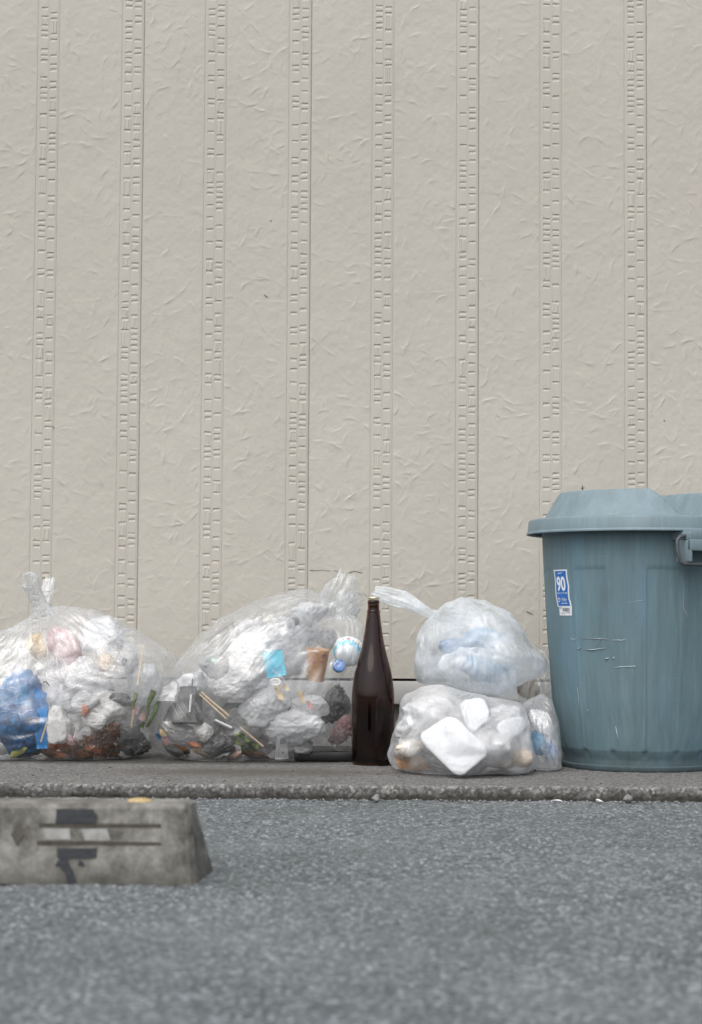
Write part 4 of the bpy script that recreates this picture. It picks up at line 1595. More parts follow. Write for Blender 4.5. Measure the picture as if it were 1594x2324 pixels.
def sheer(name, col, op=.5, rough=.3):
    """crumpled see-through film"""
    t = NT(name)
    co = t.coord()
    nz = t.noise(co, 22, 5, .65, .8)
    lw = t.n('LayerWeight', {'Blend': .4}).outputs['Facing']
    o = t.math('ADD', t.math('MULTIPLY', t.ramp(nz, [(.3, .4), (.7, 1.3)]), op), t.math('MULTIPLY', lw, .3), True)
    nrm = t.bump(t.noise(co, 80, 4, .6, .5), .6, .005)
    d = t.n('BsdfDiffuse', {'Color': col, 'Normal': nrm})
    tr = t.n('BsdfTranslucent', {'Color': col, 'Normal': nrm})
    mk = t.n('MixShader', {0: .45, 1: d.outputs[0], 2: tr.outputs[0]})
    cl = t.n('BsdfTransparent', {'Color': (.95, .95, .95)})
    b = t.n('MixShader', {0: o, 1: cl.outputs[0], 2: mk.outputs[0]})
    g = t.n('BsdfGlossy', {'Roughness': rough, 'Normal': nrm})
    return t.surf(t.n('MixShader', {0: t.math('ADD', .05, t.math('MULTIPLY', t.math('POWER', t.n('LayerWeight', {'Blend': .5, 'Normal': nrm}).outputs['Facing'], 5.0), .6)), 1: b.outputs[0], 2: g.outputs[0]}).outputs[0])

W1 = mottled('white_plastic', (.66, .67, .68), (.80, .80, .805), transl=.45, bump=.12, bs=40)
W2 = mottled('offwhite_plastic', (.56, .555, .555), (.74, .735, .73), transl=.45, bump=.12, bs=40)
TIS = mottled('tissue', (.70, .685, .655), (.82, .81, .79), .9, 40, .4, .1)
GRY = mottled('grey_plastic', (.22, .22, .22), (.42, .42, .42), .5, 20, .3)
DGR = mottled('dark_grey_plastic', (.03, .03, .032), (.26, .255, .25), .4, 45, .25)
PNK = mottled('pink_plastic', (.66, .42, .43), (.80, .62, .62), .5, 18, .4)
YEL = mottled('tan_paper', (.55, .38, .16), (.78, .64, .40), .7, 30, .3)
BLU = mottled('blue_plastic', (.0, .075, .27), (.018, .22, .46), .35, 26, .3, .5, .8)
BL2 = simple_mat('bright_blue_plastic', (.002, .18, .48), .4, .15, 40)
BL3 = mottled('pale_blue_plastic', (.04, .27, .50), (.26, .52, .70), .4, 14, .4)
CREAM = mottled('cream_food', (.66, .58, .46), (.82, .77, .68), .7, 30, .2)
BRN = mottled('brown_leaf', (.07, .026, .008), (.34, .14, .045), .6, 60, .2, .3, .6, 150)
ORG = mottled('orange_scrap', (.34, .08, .03), (.60, .22, .09), .5, 50, .25)
RED = mottled('red_plastic', (.42, .10, .10), (.62, .26, .25), .5, 25, .3)
BRD = mottled('bread_crust', (.30, .12, .02), (.55, .29, .09), .7, 45, .1)
MEAT = mottled('pink_food', (.62, .36, .28), (.78, .58, .48), .5, 40, .2)
TAN = mottled('tan_food', (.45, .30, .16), (.66, .50, .33), .6, 25, .2)
GRN = mottled('green_leaf', (.045, .10, .015), (.22, .30, .06), .5, 60, .35)
LEEK = mottled('leek_green', (.28, .30, .05), (.52, .50, .14), .5, 40, .3)
WOOD = simple_mat('chopstick_wood', (.62, .47, .30), .65, .15, 90)
PAPR = simple_mat('white_card', (.70, .70, .70), .6, .05, 40)
OLV = simple_mat('grey_card', (.20, .19, .17), .7, .12, 30)
CRT = mottled('grey_carton', (.035, .034, .030), (.10, .095, .085), .6, 22, .1)
CYN = simple_mat('cyan_card', (.015, .44, .58), .5, .06, 40)
FOAM = simple_mat('foam_white', (.74, .75, .76), .65, .03, 60, .15, 300, .3, .15)
SHW = sheer('sheer_white_film', (.94, .945, .955), .55)
SHG = sheer('sheer_grey_film', (.45, .45, .45), .6)

# ---- left bag
K = 'left'
lump(K, 42, 1608, 72, 96, BLU, 'blue_carrier_bag', 'big crumpled blue plastic bag filling the left end of the leftmost rubbish bag', 'plastic bag', dep=.07, rough=.24, freq=3.2, seed=3)
sheet('blue_strap', 'bright blue plastic strap running down beside the big blue bag', 'strap', K, [(80, 1556), (108, 1574), (106, 1700), (82, 1700)], BL2, gap=.020, curl=.010, seed=3)
sheet('blue_scrap', 'small bright blue scrap low under the big blue bag', 'scrap', K, [(28, 1694), (46, 1697), (48, 1704), (30, 1702)], BL2, gap=.006, seed=5)
sheet('blue_scrap', 'second bright blue scrap, just right of the lowest one under the blue bag', 'scrap', K, [(44, 1703), (58, 1707), (58, 1715), (46, 1711)], BL2, gap=.006, seed=6)
lump(K, 89, 1519, 16, 15, TIS, 'paper_ball', 'small bright white paper ball above the blue strap', 'paper ball', rough=.12)
lump(K, 80, 1466, 25, 31, YEL, 'tan_wrapper', 'soft tan wrapper under the knot of the leftmost bag', 'wrapper', gap=.03)
lump(K, 152, 1466, 38, 50, PNK, 'pink_plastic_bag', 'pale pink plastic bag right of the tan wrapper', 'plastic bag', gap=.03)
lump(K, 236, 1446, 62, 36, W1, 'white_carrier_bag', 'bright white crumpled bag at the top of the leftmost rubbish bag', 'plastic bag', gap=.012, dep=.06)
lump(K, 186, 1528, 42, 38, SHW, 'sheer_bag', 'sheer whitish bag in the middle of the leftmost rubbish bag', 'plastic bag', gap=.02, dep=.05)
lump(K, 288, 1500, 34, 38, W2, 'white_carrier_bag', 'dull white bag at the right, below the bright white one', 'plastic bag', gap=.035, dep=.05)
lump(K, 238, 1503, 22, 26, TAN, 'tan_food_lump', 'brownish lump between two dull white bags', 'food waste', gap=.045)
lump(K, 134, 1652, 34, 52, TIS, 'tissue_wad', 'large cream tissue wad right of the blue strap', 'tissue', gap=.006, dep=.05, rough=.22)
lump(K, 240, 1600, 48, 40, TIS, 'tissue_wad', 'white tissue wad above the brown vegetable peelings', 'tissue', gap=.014, dep=.05, rough=.25)
lump(K, 190, 1592, 38, 30, W2, 'white_carrier_bag', 'white film bag left of the tissue wad over the peelings', 'plastic bag', gap=.012, rough=.19)
lump(K, 216, 1638, 30, 20, TIS, 'tissue_wad', 'small tissue wad touching the top of the brown peelings', 'tissue', gap=.006, rough=.22)
lump(K, 278, 1586, 27, 16, DGR, 'dark_film', 'dark grey film scrap right of the tissue wads', 'film', gap=.012)
lump(K, 330, 1560, 44, 54, SHW, 'sheer_bag', 'sheer bag at the right end of the leftmost rubbish bag', 'plastic bag', gap=.03, dep=.05)
lump(K, 308, 1690, 44, 32, DGR, 'dark_film', 'dark film lump low at the right end of the leftmost bag', 'film', gap=.008, dep=.04, rough=.42, freq=3.4)
lump(K, 290, 1650, 40, 34, SHG, 'grey_film', 'grey see-through film right of the brown peelings', 'film', gap=.006, dep=.04)
lump(K, 192, 1614, 12, 14, ORG, 'orange_peel', 'single orange scrap above the brown peelings', 'peel', gap=.005)
lump(K, 160, 1680, 11, 15, PNK, 'pink_scrap', 'curled pink scrap beside the cream tissue wad', 'scrap', gap=.003, rough=.19)
for (a, b, rx, rz) in ((118, 1706, 22, 14), (150, 1708, 24, 15), (182, 1706, 22, 16), (205, 1694, 16, 14), (134, 1718, 26, 9)):
    lump(K, a, b, rx, rz, ORG, 'orange_scrap', 'orange red food scrap at the bottom of the leftmost bag', 'food waste', gap=.003, group='orange red food scraps', sub=4, rough=.24)
lump(K, 40, 1720, 26, 11, LEEK, 'leek_end', 'yellow green leek end at the bottom left corner', 'vegetable', gap=.004, rough=.2)
stick('wooden_stick', 'short wooden stick leaning beside the blue strap', 'stick', K, (93, 1684), (106, 1642), .0022, WOOD, .004)
stick('wooden_stick', 'flat wooden stick near the pink box scrap', 'stick', K, (298, 1652), (304, 1612), .0028, WOOD, .005)
stick('wooden_stick', 'long faint wooden stick standing at the right of the leftmost bag', 'stick', K, (312, 1556), (326, 1464), .0022, WOOD, .012)
sheet('pink_box_scrap', 'salmon pink box scrap beside the flat wooden stick', 'scrap', K, [(302, 1598), (318, 1603), (313, 1622), (298, 1616)], PNK, gap=.005)
sheet('pink_box_scrap', 'pale pink paper scrap below the salmon box scrap', 'scrap', K, [(318, 1618), (334, 1614), (326, 1638), (314, 1632)], PNK, gap=.006)
sheet('silver_label', 'small silver label low at the right of the leftmost bag', 'label', K, [(318, 1676), (331, 1680), (329, 1696), (317, 1694)], W2, gap=.004)
for q, (a, b, c_, d) in enumerate((((322, 1652), (350, 1566), 4, 'long green leaf at the right end of the leftmost bag'), ((334, 1650), (362, 1590), 4, 'green leaf right of the long one'), ((300, 1606), (310, 1572), 4, 'short green leaf behind the salmon box scrap'))):
    sheet('green_leaf', d, 'leaf', K, [(b[0] - c_, b[1]), (b[0] + c_, b[1] + 3), (a[0] + c_, a[1]), (a[0] - c_, a[1])], GRN, gap=.007, bow=.004)
yf = film_front(K, 107, 1553) + .001
mb = MB()
c0 = P(106, 1552, yf)
mb.tube([P(98, 1549, yf) - c0, P(104, 1547, yf - .001) - c0, P(113, 1557, yf) - c0], .0011, 6)
item('twist_tie', 'bent black twist tie above the blue strap', 'twist tie', mb.mesh('twist_tie'), M_DARK, c0, None, False)
for q, (a, b) in enumerate(((180, 1511), (281, 1502))):
    lump(K, a, b, 8, 9, DGR, 'dark_scrap', ('small dark scrap in the middle of the leftmost bag', 'small dark scrap on the dull white bag')[q], 'scrap', gap=.012, sub=3)
# white film packed behind
for q, (a, b, rx, rz, d) in enumerate(((110, 1590, 60, 62, .10), (205, 1570, 70, 60, .12), (250, 1660, 70, 46, .12), (130, 1530, 50, 40, .13), (300, 1610, 50, 50, .12))):
    lump(K, a, b, rx, rz, (W1, W1, W2, W1, W1)[q], 'packed_film', 'pale film packed in the depth of the leftmost bag', 'film', gap=d, dep=.05, group='film packed deep in the leftmost bag')
# heap of brown peelings
mb = MB()
rng = random.Random(8)
for q in range(460):
    a = rng.uniform(158, 268); b = rng.uniform(1640, 1722)
    top = 1690 - (a - 158) * .52 + abs(rng.gauss(0, 6))
    if b < top or (a < 180 and b < 1668): continue
    y = film_front(K, a, b, 14) + rng.uniform(.002, .014)
    c_ = P(a, b, y); c_.z = max(c_.z, ZP + .006)
    l, w_ = rng.uniform(.011, .027), rng.uniform(.005, .011)
    e = Euler((rng.uniform(-1, 1), rng.uniform(-1.5, 1.5), rng.uniform(-1, 1))).to_matrix()
    pts = []
    for i in range(5):
        u = i / 4 - .5
        for j in (-1, 0, 1):
            pts.append(c_ + e @ Vector((u * l, (.004 * (1 - 4 * u * u) + rng.uniform(-.001, .001)) - .003 * j * j, j * w_ * .5 * (1 - (2 * u) ** 4) * rng.uniform(.7, 1.1))))
    mb.add(pts, [[i * 3 + j, i * 3 + j + 1, i * 3 + j + 4, i * 3 + j + 3] for i in range(4) for j in range(2)])
c0 = P(212, 1690, 4.5)
me = recenter(mb.mesh('vegetable_peelings'), c0)
o = obj('vegetable_peelings', me, BRN, None, c0)
tag(o, 'heap of brown vegetable peelings at the bottom of the leftmost bag', 'food waste', None, 'stuff')
CONTENT[K].append(o)

for q, (a, b, rx, rz, m_) in enumerate(((10, 1712, 40, 16, W2), (66, 1716, 30, 10, GRY), (110, 1720, 30, 9, BRN), (228, 1714, 34, 12, ORG), (256, 1712, 26, 12, DGR), (180, 1720, 40, 8, BRN))):
    lump(K, a, b, rx, rz, m_, 'damp_scrap', 'damp flattened scrap on the floor of the leftmost bag', 'food waste', gap=.004, dep=.035, group='damp scraps on the floor of the leftmost bag', sub=4, rough=.3)
# ---- middle bag
K = 'middle'
for q, (a, b, rx, rz, m_) in enumerate(((390, 1702, 26, 12, GRY), (410, 1710, 30, 12, BRN), (462, 1716, 30, 11, TAN), (510, 1722, 30, 8, GRY), (600, 1716, 36, 12, DGR), (660, 1712, 30, 12, W2), (690, 1690, 30, 22, W2), (580, 1722, 40, 8, BRN))):
    lump(K, a, b, rx, rz, m_, 'damp_scrap', 'damp flattened scrap on the floor of the middle bag', 'food waste', gap=.006, dep=.035, group='damp scraps on the floor of the middle bag', sub=4, rough=.3)
sheet('grey_card', 'olive grey card pressed against the sloping top of the middle bag', 'card', K, [(462, 1456), (530, 1411), (532, 1426), (464, 1474)], OLV, gap=.010, ys=[4.60, 4.60, 4.585, 4.585], curl=.002)
sheet('white_sheet', 'white paper sheet beside the olive grey card', 'paper', K, [(538, 1410), (594, 1388), (612, 1455), (556, 1482)], W2, gap=.016, curl=.026, seed=9)
cy_o, inf = sheet('cyan_card', 'bright cyan printed card near the centre of the middle bag', 'card', K, [(596, 1479), (640, 1473), (650, 1532), (607, 1540)], CYN, gap=.004, curl=.003)
def on_sheet(inf, u, v, lift):
    C4, n, c = inf
    p = (C4[0] * (1 - u) + C4[1] * u) * (1 - v) + (C4[3] * (1 - u) + C4[2] * u) * v
    return Vector([float(q) for q in p + n * lift]) - c
mb = MB()
CY2 = simple_mat('card_print', (.01, .22, .42), .5)
rng = random.Random(2)
for r_ in range(4):
    u = .12
    while u < .86:
        w_ = rng.uniform(.05, .12)
        v0 = .58 + r_ * .09
        mb.add([on_sheet(inf, u, v0, .0045), on_sheet(inf, u + w_, v0, .0045), on_sheet(inf, u + w_, v0 + .035, .0045), on_sheet(inf, u, v0 + .035, .0045)], [[0, 1, 2, 3]])
        u += w_ + .04
obj('card_print', mb.mesh('card_print', False), CY2, cy_o)

def lathe_thing(name, label, cat, px, py, y, prof, m, rot, n=40, group=None):
    me = lathe_mesh(name, prof, n, 40)
    o = obj(name, me, m, None, P(px, py, y))
    o.rotation_euler = rot
    tag(o, label, cat, group)
    CONTENT.setdefault(K, []).append(o)
    return o
CUPM = mottled('orange_cup', (.62, .34, .14), (.80, .52, .28), .5, 10, .35)
yf = film_front(K, 716, 1505)
cup = lathe_thing('paper_cup', 'orange paper cup with a red print right of the cyan card', 'cup', 716, 1545, yf + .032, [(0, 0), (.020, 0), (.0205, .001), (.0275, .072), (.0285, .074), (.0285, .077), (.0268, .077), (.0195, .003), (0, .003)], CUPM, (.10, .08, 0))
mb = MB()
rng = random.Random(4)
for q in range(7):
    a = rng.uniform(-2.3, -.8); z = rng.uniform(.045, .068); rr_ = .0205 + .007 * z / .072 + .0006
    s_ = rng.uniform(.004, .008)
    mb.add([(rr_ * cos(a + dx / rr_), rr_ * sin(a + dx / rr_), z + dz) for dx, dz in ((-s_, -.001), (-s_ * .3, .004), (s_ * .8, .003), (s_, -.002), (0, -.004))], [[0, 1, 2, 3, 4][::-1]])
obj('cup_print', mb.mesh('cup_print', False), RED, cup)
# ribbed blue cap
prof = []
mb = MB()
n = 60
pr = [(0.0001, .0), (.007, .001), (.0125, .0035), (.0152, .008), (.0155, .022), (.0145, .0225), (.0001, .020)]
V = []
for r_, z in pr:
    for i in range(n):
        rr_ = r_ * (1 - (.06 if (i // 2) % 2 and r_ > .006 else 0))
        V.append((rr_ * cos(2 * pi * i / n), rr_ * sin(2 * pi * i / n), z))
me = auto_smooth(raw_mesh('bottle_cap', V, grid_faces(n, len(pr), True)), 30)
o = obj('blue_cap', me, simple_mat('cap_blue', (.001, .13, .42), .35, .08, 60), None, P(767, 1516, film_front(K, 767, 1516) + .012))
o.rotation_euler = (radians(72), 0, .2)
tag(o, 'ribbed bright blue bottle cap below the flowered bowl', 'bottle cap')
CONTENT[K].append(o)
# flowered bowl
BWL = simple_mat('bowl_white', (.72, .78, .80), .3, .05, 20)
yb = film_front(K, 795, 1478) + .026
bowl = lathe_thing('flowered_bowl', 'pale blue bowl with small flower prints near the tied end of the middle bag', 'bowl', 790, 1484, yb, [(0.0, -.020), (.015, -.020), (.028, -.012), (.036, .004), (.0385, .016), (.0395, .0165), (.038, .0175), (.034, .004), (.025, -.009), (0, -.016)], BWL, (radians(-62), radians(18), radians(0)))
def bowl_spot(azd, z, r, m, name, k=10, sx=1.0):
    zz = [-.020, -.012, .004, .016]; rr_ = [.015, .028, .036, .0385]
    V = []
    for i in range(k):
        a_ = 2 * pi * i / k
        z_ = z + r * sin(a_)
        R_ = np.interp(z_, zz, rr_) + .0012
        th_ = radians(azd) + r * sx * cos(a_) / R_
        V.append((R_ * cos(th_), R_ * sin(th_), z_))
    obj(name, raw_mesh(name, V, [list(range(k))], False), m, bowl)
BWB = simple_mat('bowl_blue', (.10, .48, .66), .35)
INK = simple_mat('bowl_ink', (.04, .05, .06), .4)
SPR = simple_mat('bowl_red', (.62, .08, .10), .4)
SPY = simple_mat('bowl_yellow', (.72, .45, .06), .4)
SPG = simple_mat('bowl_green', (.16, .38, .20), .4)
for i in range(10):
    bowl_spot(i * 36, -.004, .0075, BWB, 'glaze_patch', 12, 1.6)
for i in range(9):
    bowl_spot(i * 40 + 14, .007, .0046, (SPR, SPY, SPG)[i % 3], 'flower_print', 9)
for i in range(9):
    bowl_spot(i * 40 + 33, .004 + .004 * (i % 2), .0032, (INK, SPY, INK)[i % 3], 'leaf_print', 7, .45)

sheet('crushed_carton', 'crushed dark grey carton at the lower left of the middle bag', 'carton', K, [(407, 1562), (441, 1557), (447, 1640), (390, 1642)], CRT, gap=.006, curl=.006, seed=5, bow=.012, thick=.03, tilt=(.012, .012, 0, 0))
lump(K, 418, 1668, 50, 32, SHG, 'grey_film', 'crumpled grey film under the crushed dark carton', 'film', gap=.003, dep=.03, rough=.24, freq=3.4)
stick('dark_stick', 'thin dark plastic stick standing above the crushed carton', 'stick', K, (434, 1610), (437, 1541), .0017, M_DARK, .005)
stick('white_stick', 'white stick standing in front of the crushed carton', 'stick', K, (431, 1616), (434, 1577), .0026, PAPR, .004)
sheet('white_sheet', 'folded white sheet above the crushed dark carton', 'paper', K, [(392, 1548), (430, 1522), (458, 1546), (364, 1584)], PAPR, gap=.012, curl=.012, seed=4)
sheet('white_sheet', 'white flap left of the crushed dark carton', 'paper', K, [(366, 1562), (402, 1540), (400, 1592), (360, 1590)], PAPR, gap=.008, curl=.008, seed=8)
stick('chopstick', 'upper chopstick of the pair right of the crushed carton', 'chopstick', K, (457, 1571), (521, 1625), .0026, WOOD, .005, square=True)
stick('chopstick', 'lower chopstick of the pair right of the crushed carton', 'chopstick', K, (453, 1575), (514, 1631), .0026, WOOD, .006, square=True)
stick('white_stick', 'short white stick below the pair of chopsticks', 'stick', K, (488, 1634), (526, 1652), .0034, PAPR, .004)
stick('chopstick', 'single chopstick slanting through the green leaves', 'chopstick', K, (545, 1650), (598, 1694), .0026, WOOD, .004, square=True)
lump(K, 460, 1660, 24, 25, TIS, 'tissue_wad', 'fluffy white wad right of the grey film', 'tissue', gap=.010, rough=.2)
rng = random.Random(12)
for q, (a, b, l, an) in enumerate(((545, 1668, 20, .4), (556, 1676, 22, .7), (566, 1686, 20, .5), (574, 1700, 22, 1.1), (552, 1700, 18, 1.6), (540, 1684, 16, .9), (580, 1692, 18, .3))):
    dx, dy = cos(an) * l, sin(an) * l
    sheet('vegetable_leaf', 'limp green vegetable leaf under the single chopstick', 'leaf', K, [(a - dx * .5 + dy * .28, b - dy * .5 - dx * .28), (a + dx * .5 + dy * .2, b + dy * .5 - dx * .2), (a + dx * .5 - dy * .2, b + dy * .5 + dx * .2), (a - dx * .5 - dy * .28, b - dy * .5 + dx * .28)], GRN, gap=.004 + .002 * q, curl=.008, seed=q, group='limp green leaves', nx=9, nz=7, wave=130)
lump(K, 572, 1708, 34, 18, mottled('dark_greens', (.02, .03, .008), (.10, .12, .03), .5, 60, .1), 'dark_greens', 'dark rotten greens below the limp leaves', 'food waste', gap=.010, rough=.24)
lump(K, 665, 1650, 92, 46, W1, 'white_carrier_bag', 'large crumpled white bag low in the right half of the middle bag', 'plastic bag', gap=.008, dep=.05, rough=.19, freq=3.0)
lb, inf = sheet('barcode_label', 'white barcode label pressed on the lower front of the middle bag', 'label', K, [(629, 1668), (651, 1660), (655, 1722), (624, 1724)], PAPR, gap=.001, curl=.002)
mb = MB()
u = .34
rng = random.Random(6)
while u < .80:
    w_ = rng.choice([.018, .03, .045])
    mb.add([on_sheet(inf, u, .17, .0024), on_sheet(inf, u + w_, .17, .0024), on_sheet(inf, u + w_, .40, .0024), on_sheet(inf, u, .40, .0024)], [[0, 1, 2, 3]])
    u += w_ + rng.choice([.02, .03])
obj('barcode', mb.mesh('barcode', False), M_SK, lb)
mb = MB()
for q in range(6):
    v0 = .52 + q * .055
    mb.add([on_sheet(inf, .22, v0, .0024), on_sheet(inf, .30, v0, .0024), on_sheet(inf, .30, v0 + .04, .0024), on_sheet(inf, .22, v0 + .04, .0024)], [[0, 1, 2, 3]])
mb.add([on_sheet(inf, .58 + .11 * cos(2 * pi * i / 14), .74 + .05 * sin(2 * pi * i / 14), .0024) for i in range(14)], [list(range(14))])
obj('label_print', mb.mesh('label_print', False), simple_mat('label_grey', (.35, .35, .36), .6), lb)
yf = film_front(K, 624, 1550)
mb = MB()
mb.tube([(.012 * cos(a), .002 * sin(a * 2), .0075 * sin(a)) for a in np.linspace(0, 2 * pi, 25)], .0022, 8, False)
item('cup_rim', 'white plastic cup rim just below the cyan card', 'cup rim', mb.mesh('cup_rim'), PAPR, P(625, 1548, yf + .008), None, False)
for q, (a, b, c_, d_, m_, l_) in enumerate(((633, 1572, 12, 16, YEL, 'yellow wrapper scrap below the white cup rim'), (684, 1580, 9, 14, YEL, 'slim orange wrapper scrap below the orange cup'), (703, 1600, 7, 10, RED, 'small red wrapper scrap at the tip of the orange scrap'), (650, 1560, 10, 8, YEL, 'tiny orange scrap right of the cup rim'))):
    sheet('wrapper_scrap', l_, 'wrapper', K, [(a - c_, b - d_), (a + c_ * .2, b - d_), (a + c_, b + d_), (a, b + d_)], m_, gap=.006, seed=q)
lump(K, 776, 1656, 26, 44, mottled('dull_red_film', (.34, .16, .16), (.55, .36, .36), .5, 25, .3), 'red_wrapper', 'dull red wrapper behind the brown bottle', 'wrapper', gap=.04, dep=.03, rough=.38, freq=3.2)
for q, (a, b, m_, l_) in enumerate(((364, 1672, BL3, 'pale blue'), (378, 1680, PNK, 'pink'), (374, 1662, YEL, 'tan'))):
    sheet('wrapper_scrap', l_ + ' wrapper scrap in the lower left corner of the middle bag', 'wrapper', K, [(a - 12, b - 7), (a + 8, b - 12), (a + 13, b + 6), (a - 8, b + 12)], m_, gap=.003 + .002 * q, seed=q + 3, curl=.006)
lump(K, 492, 1704, 18, 16, BL3, 'blue_cup_scrap', 'pale blue cup scrap at the bottom of the middle bag', 'scrap', gap=.003, rough=.15)
lump(K, 534, 1719, 24, 9, MEAT, 'salmon_slice', 'salmon pink slice at the bottom of the middle bag', 'food waste', gap=.003, rough=.15)
lump(K, 442, 1690, 17, 7, ORG, 'orange_sliver', 'orange sliver under the grey film in the middle bag', 'food waste', gap=.003, rough=.2)
lump(K, 490, 1690, 50, 34, DGR, 'dark_film', 'dark film lump at the bottom behind the pale blue cup scrap', 'film', gap=.03, dep=.03, rough=.42, freq=3.6)
lump(K, 655, 1410, 30, 14, GRY, 'grey_film', 'grey film strip below the top edge of the middle bag', 'film', gap=.016)
lump(K, 744, 1448, 24, 30, GRY, 'grey_film', 'grey film by the knot of the middle bag', 'film', gap=.03)
lump(K, 757, 1600, 34, 50, DGR, 'dark_film', 'dark film deep at the right end of the middle bag', 'film', gap=.10, dep=.04, rough=.4, freq=3.4)
lump(K, 700, 1395, 42, 34, W1, 'white_carrier_bag', 'white bag at the top of the middle bag left of its knot', 'plastic bag', gap=.014, dep=.04)
lump(K, 640, 1440, 44, 40, SHW, 'sheer_bag', 'sheer bag above the cyan card', 'plastic bag', gap=.01, dep=.04, rough=.24)
lump(K, 565, 1485, 44, 46, W1, 'white_carrier_bag', 'white bag left of the cyan card', 'plastic bag', gap=.012, dep=.05, rough=.19)
lump(K, 492, 1508, 40, 36, SHG, 'grey_film', 'grey see-through film in the upper left of the middle bag', 'film', gap=.010, dep=.04, rough=.24)
lump(K, 530, 1556, 56, 34, W2, 'white_carrier_bag', 'dull white bag above the pair of chopsticks', 'plastic bag', gap=.012, dep=.05, rough=.24)
lump(K, 600, 1602, 54, 44, W1, 'white_carrier_bag', 'white bag between the cup rim and the green leaves', 'plastic bag', gap=.016, dep=.05, rough=.19)
lump(K, 700, 1600, 54, 30, SHW, 'sheer_bag', 'sheer bag under the orange cup', 'plastic bag', gap=.012, dep=.04, rough=.19)
lump(K, 446, 1556, 30, 26, W2, 'white_carrier_bag', 'dull white bag behind the dark plastic stick', 'plastic bag', gap=.03, dep=.04)
lump(K, 484, 1500, 16, 10, mottled('green_film', (.20, .36, .24), (.42, .55, .44), .5, 20), 'green_scrap', 'pale green scrap at the upper left of the middle bag', 'scrap', gap=.006)
sheet('pink_scrap', 'thin pink strip on the white paper sheet', 'scrap', K, [(520, 1452), (556, 1452), (558, 1456), (522, 1457)], PNK, gap=.006)
for q, (a, b, rx, rz, d) in enumerate(((480, 1560, 60, 60, .11), (570, 1540, 60, 60, .13), (650, 1490, 60, 60, .13), (560, 1650, 70, 50, .12), (690, 1440, 50, 50, .13), (470, 1640, 50, 50, .11))):
    lump(K, a, b, rx, rz, (W1, W1, W1, W2, W1, W2)[q], 'packed_film', 'pale film packed in the depth of the middle bag', 'film', gap=d, dep=.05, group='film packed deep in the middle bag')

# ---- low frosted bag
K = 'lower'
def foam_tray(quad, ys, th, label, crn=.2):
    C4 = [np.array(P(a, b, y)) for (a, b), y in zip(quad, ys)]
    n_ = np.cross(C4[1] - C4[0], C4[3] - C4[0]); n_ /= np.linalg.norm(n_)
    if n_[1] > 0: n_ = -n_
    ring = []
    for cx_, cy_, a0 in ((crn, crn, pi), (1 - crn, crn, 1.5 * pi), (1 - crn, 1 - crn, 0), (crn, 1 - crn, .5 * pi)):
        for s in range(7):
            a = a0 + s * pi / 12
            ring.append((cx_ + crn * cos(a), cy_ + crn * sin(a)))
    def at(u, v): return (C4[0] * (1 - u) + C4[1] * u) * (1 - v) + (C4[3] * (1 - u) + C4[2] * u) * v
    lays = []
    for sc_, off in ((.70, .002), (.80, .0015), (.93, .001), (.985, 0), (1, -.002), (1, -.005), (.95, -.007), (.82, -th), (.7, -th - .0005)):
        lays.append([at(.5 + (u - .5) * sc_, .5 + (v - .5) * sc_) + n_ * off for u, v in ring])
    k = len(ring)
    V = np.array(lays).reshape(-1, 3)
    f = grid_faces(k, len(lays), True).tolist() + [list(range(k))[::-1], [(len(lays) - 1) * k + i for i in range(k)]]
    c = Vector([float(q) for q in V.mean(0)])
    me = raw_mesh('foam_tray', V - np.array(c), f)
    bm = bmesh.new(); bm.from_mesh(me); bmesh.ops.recalc_face_normals(bm, faces=bm.faces); bm.to_mesh(me); bm.free()
    auto_smooth(me, 50)
    o = obj('foam_tray', me, FOAM, None, c)
    lo = min(v.co.z for v in me.vertices) + c.z
    if lo < ZP + .003: o.location.z += ZP + .003 - lo
    tag(o, label, 'food tray')
    CONTENT.setdefault('lower', []).append(o)
    return o
def fy(a, b, g=.006): return film_front('lower', a, b) + g
foam_tray([(944, 1672), (1027, 1619), (1114, 1708), (1042, 1768)], [fy(1020, 1690) + .012, fy(1020, 1690) + .026, fy(1040, 1700) + .004, fy(1030, 1720) - .016], .014, 'large white foam tray with rounded corners leaning at the front of the low frosted bag')
foam_tray([(1040, 1592), (1098, 1580), (1116, 1624), (1070, 1666)], [fy(1050, 1600, .02), fy(1096, 1600, .02), fy(1110, 1624, .012), fy(1074, 1655, .012)], .012, 'small white foam tray peeping out above the large tray', .3)
foam_tray([(1122, 1640), (1186, 1622), (1200, 1654), (1148, 1682)], [fy(1126, 1640, .012), fy(1176, 1632, .016), fy(1190, 1654, .012), fy(1150, 1675, .008)], .012, 'white foam tray at the right of the low frosted bag', .35)
sheet('bread_slice', 'brown bread crust at the lower left of the frosted bag', 'bread', K, [(892, 1716), (940, 1722), (968, 1752), (908, 1744)], BRD, gap=.002, curl=.004, thick=.012, seed=4)
lump(K, 930, 1698, 40, 22, CREAM, 'bread_slice', 'pale cream bread slice above the brown crust', 'bread', gap=.006, rough=.10, planes=60, dep=.03)
lump(K, 917, 1683, 16, 15, SHG, 'clear_cup', 'grey see-through cup above the pale bread', 'cup', gap=.003, rough=.08)
lump(K, 1136, 1742, 44, 15, MEAT, 'meat_scrap', 'pinkish food scraps right of the large foam tray', 'food waste', gap=.002, rough=.10, planes=60, dep=.03)
lump(K, 1186, 1722, 32, 24, TAN, 'tan_food_lump', 'tan food lump at the lower right of the frosted bag', 'food waste', gap=.006, rough=.10, planes=60, dep=.03)
lump(K, 980, 1614, 60, 36, SHW, 'sheer_bag', 'sheer film behind the large foam tray', 'plastic bag', gap=.03, dep=.05)
lump(K, 1120, 1690, 60, 36, W2, 'white_carrier_bag', 'dull white film between the large tray and the right tray', 'plastic bag', gap=.02, dep=.05)
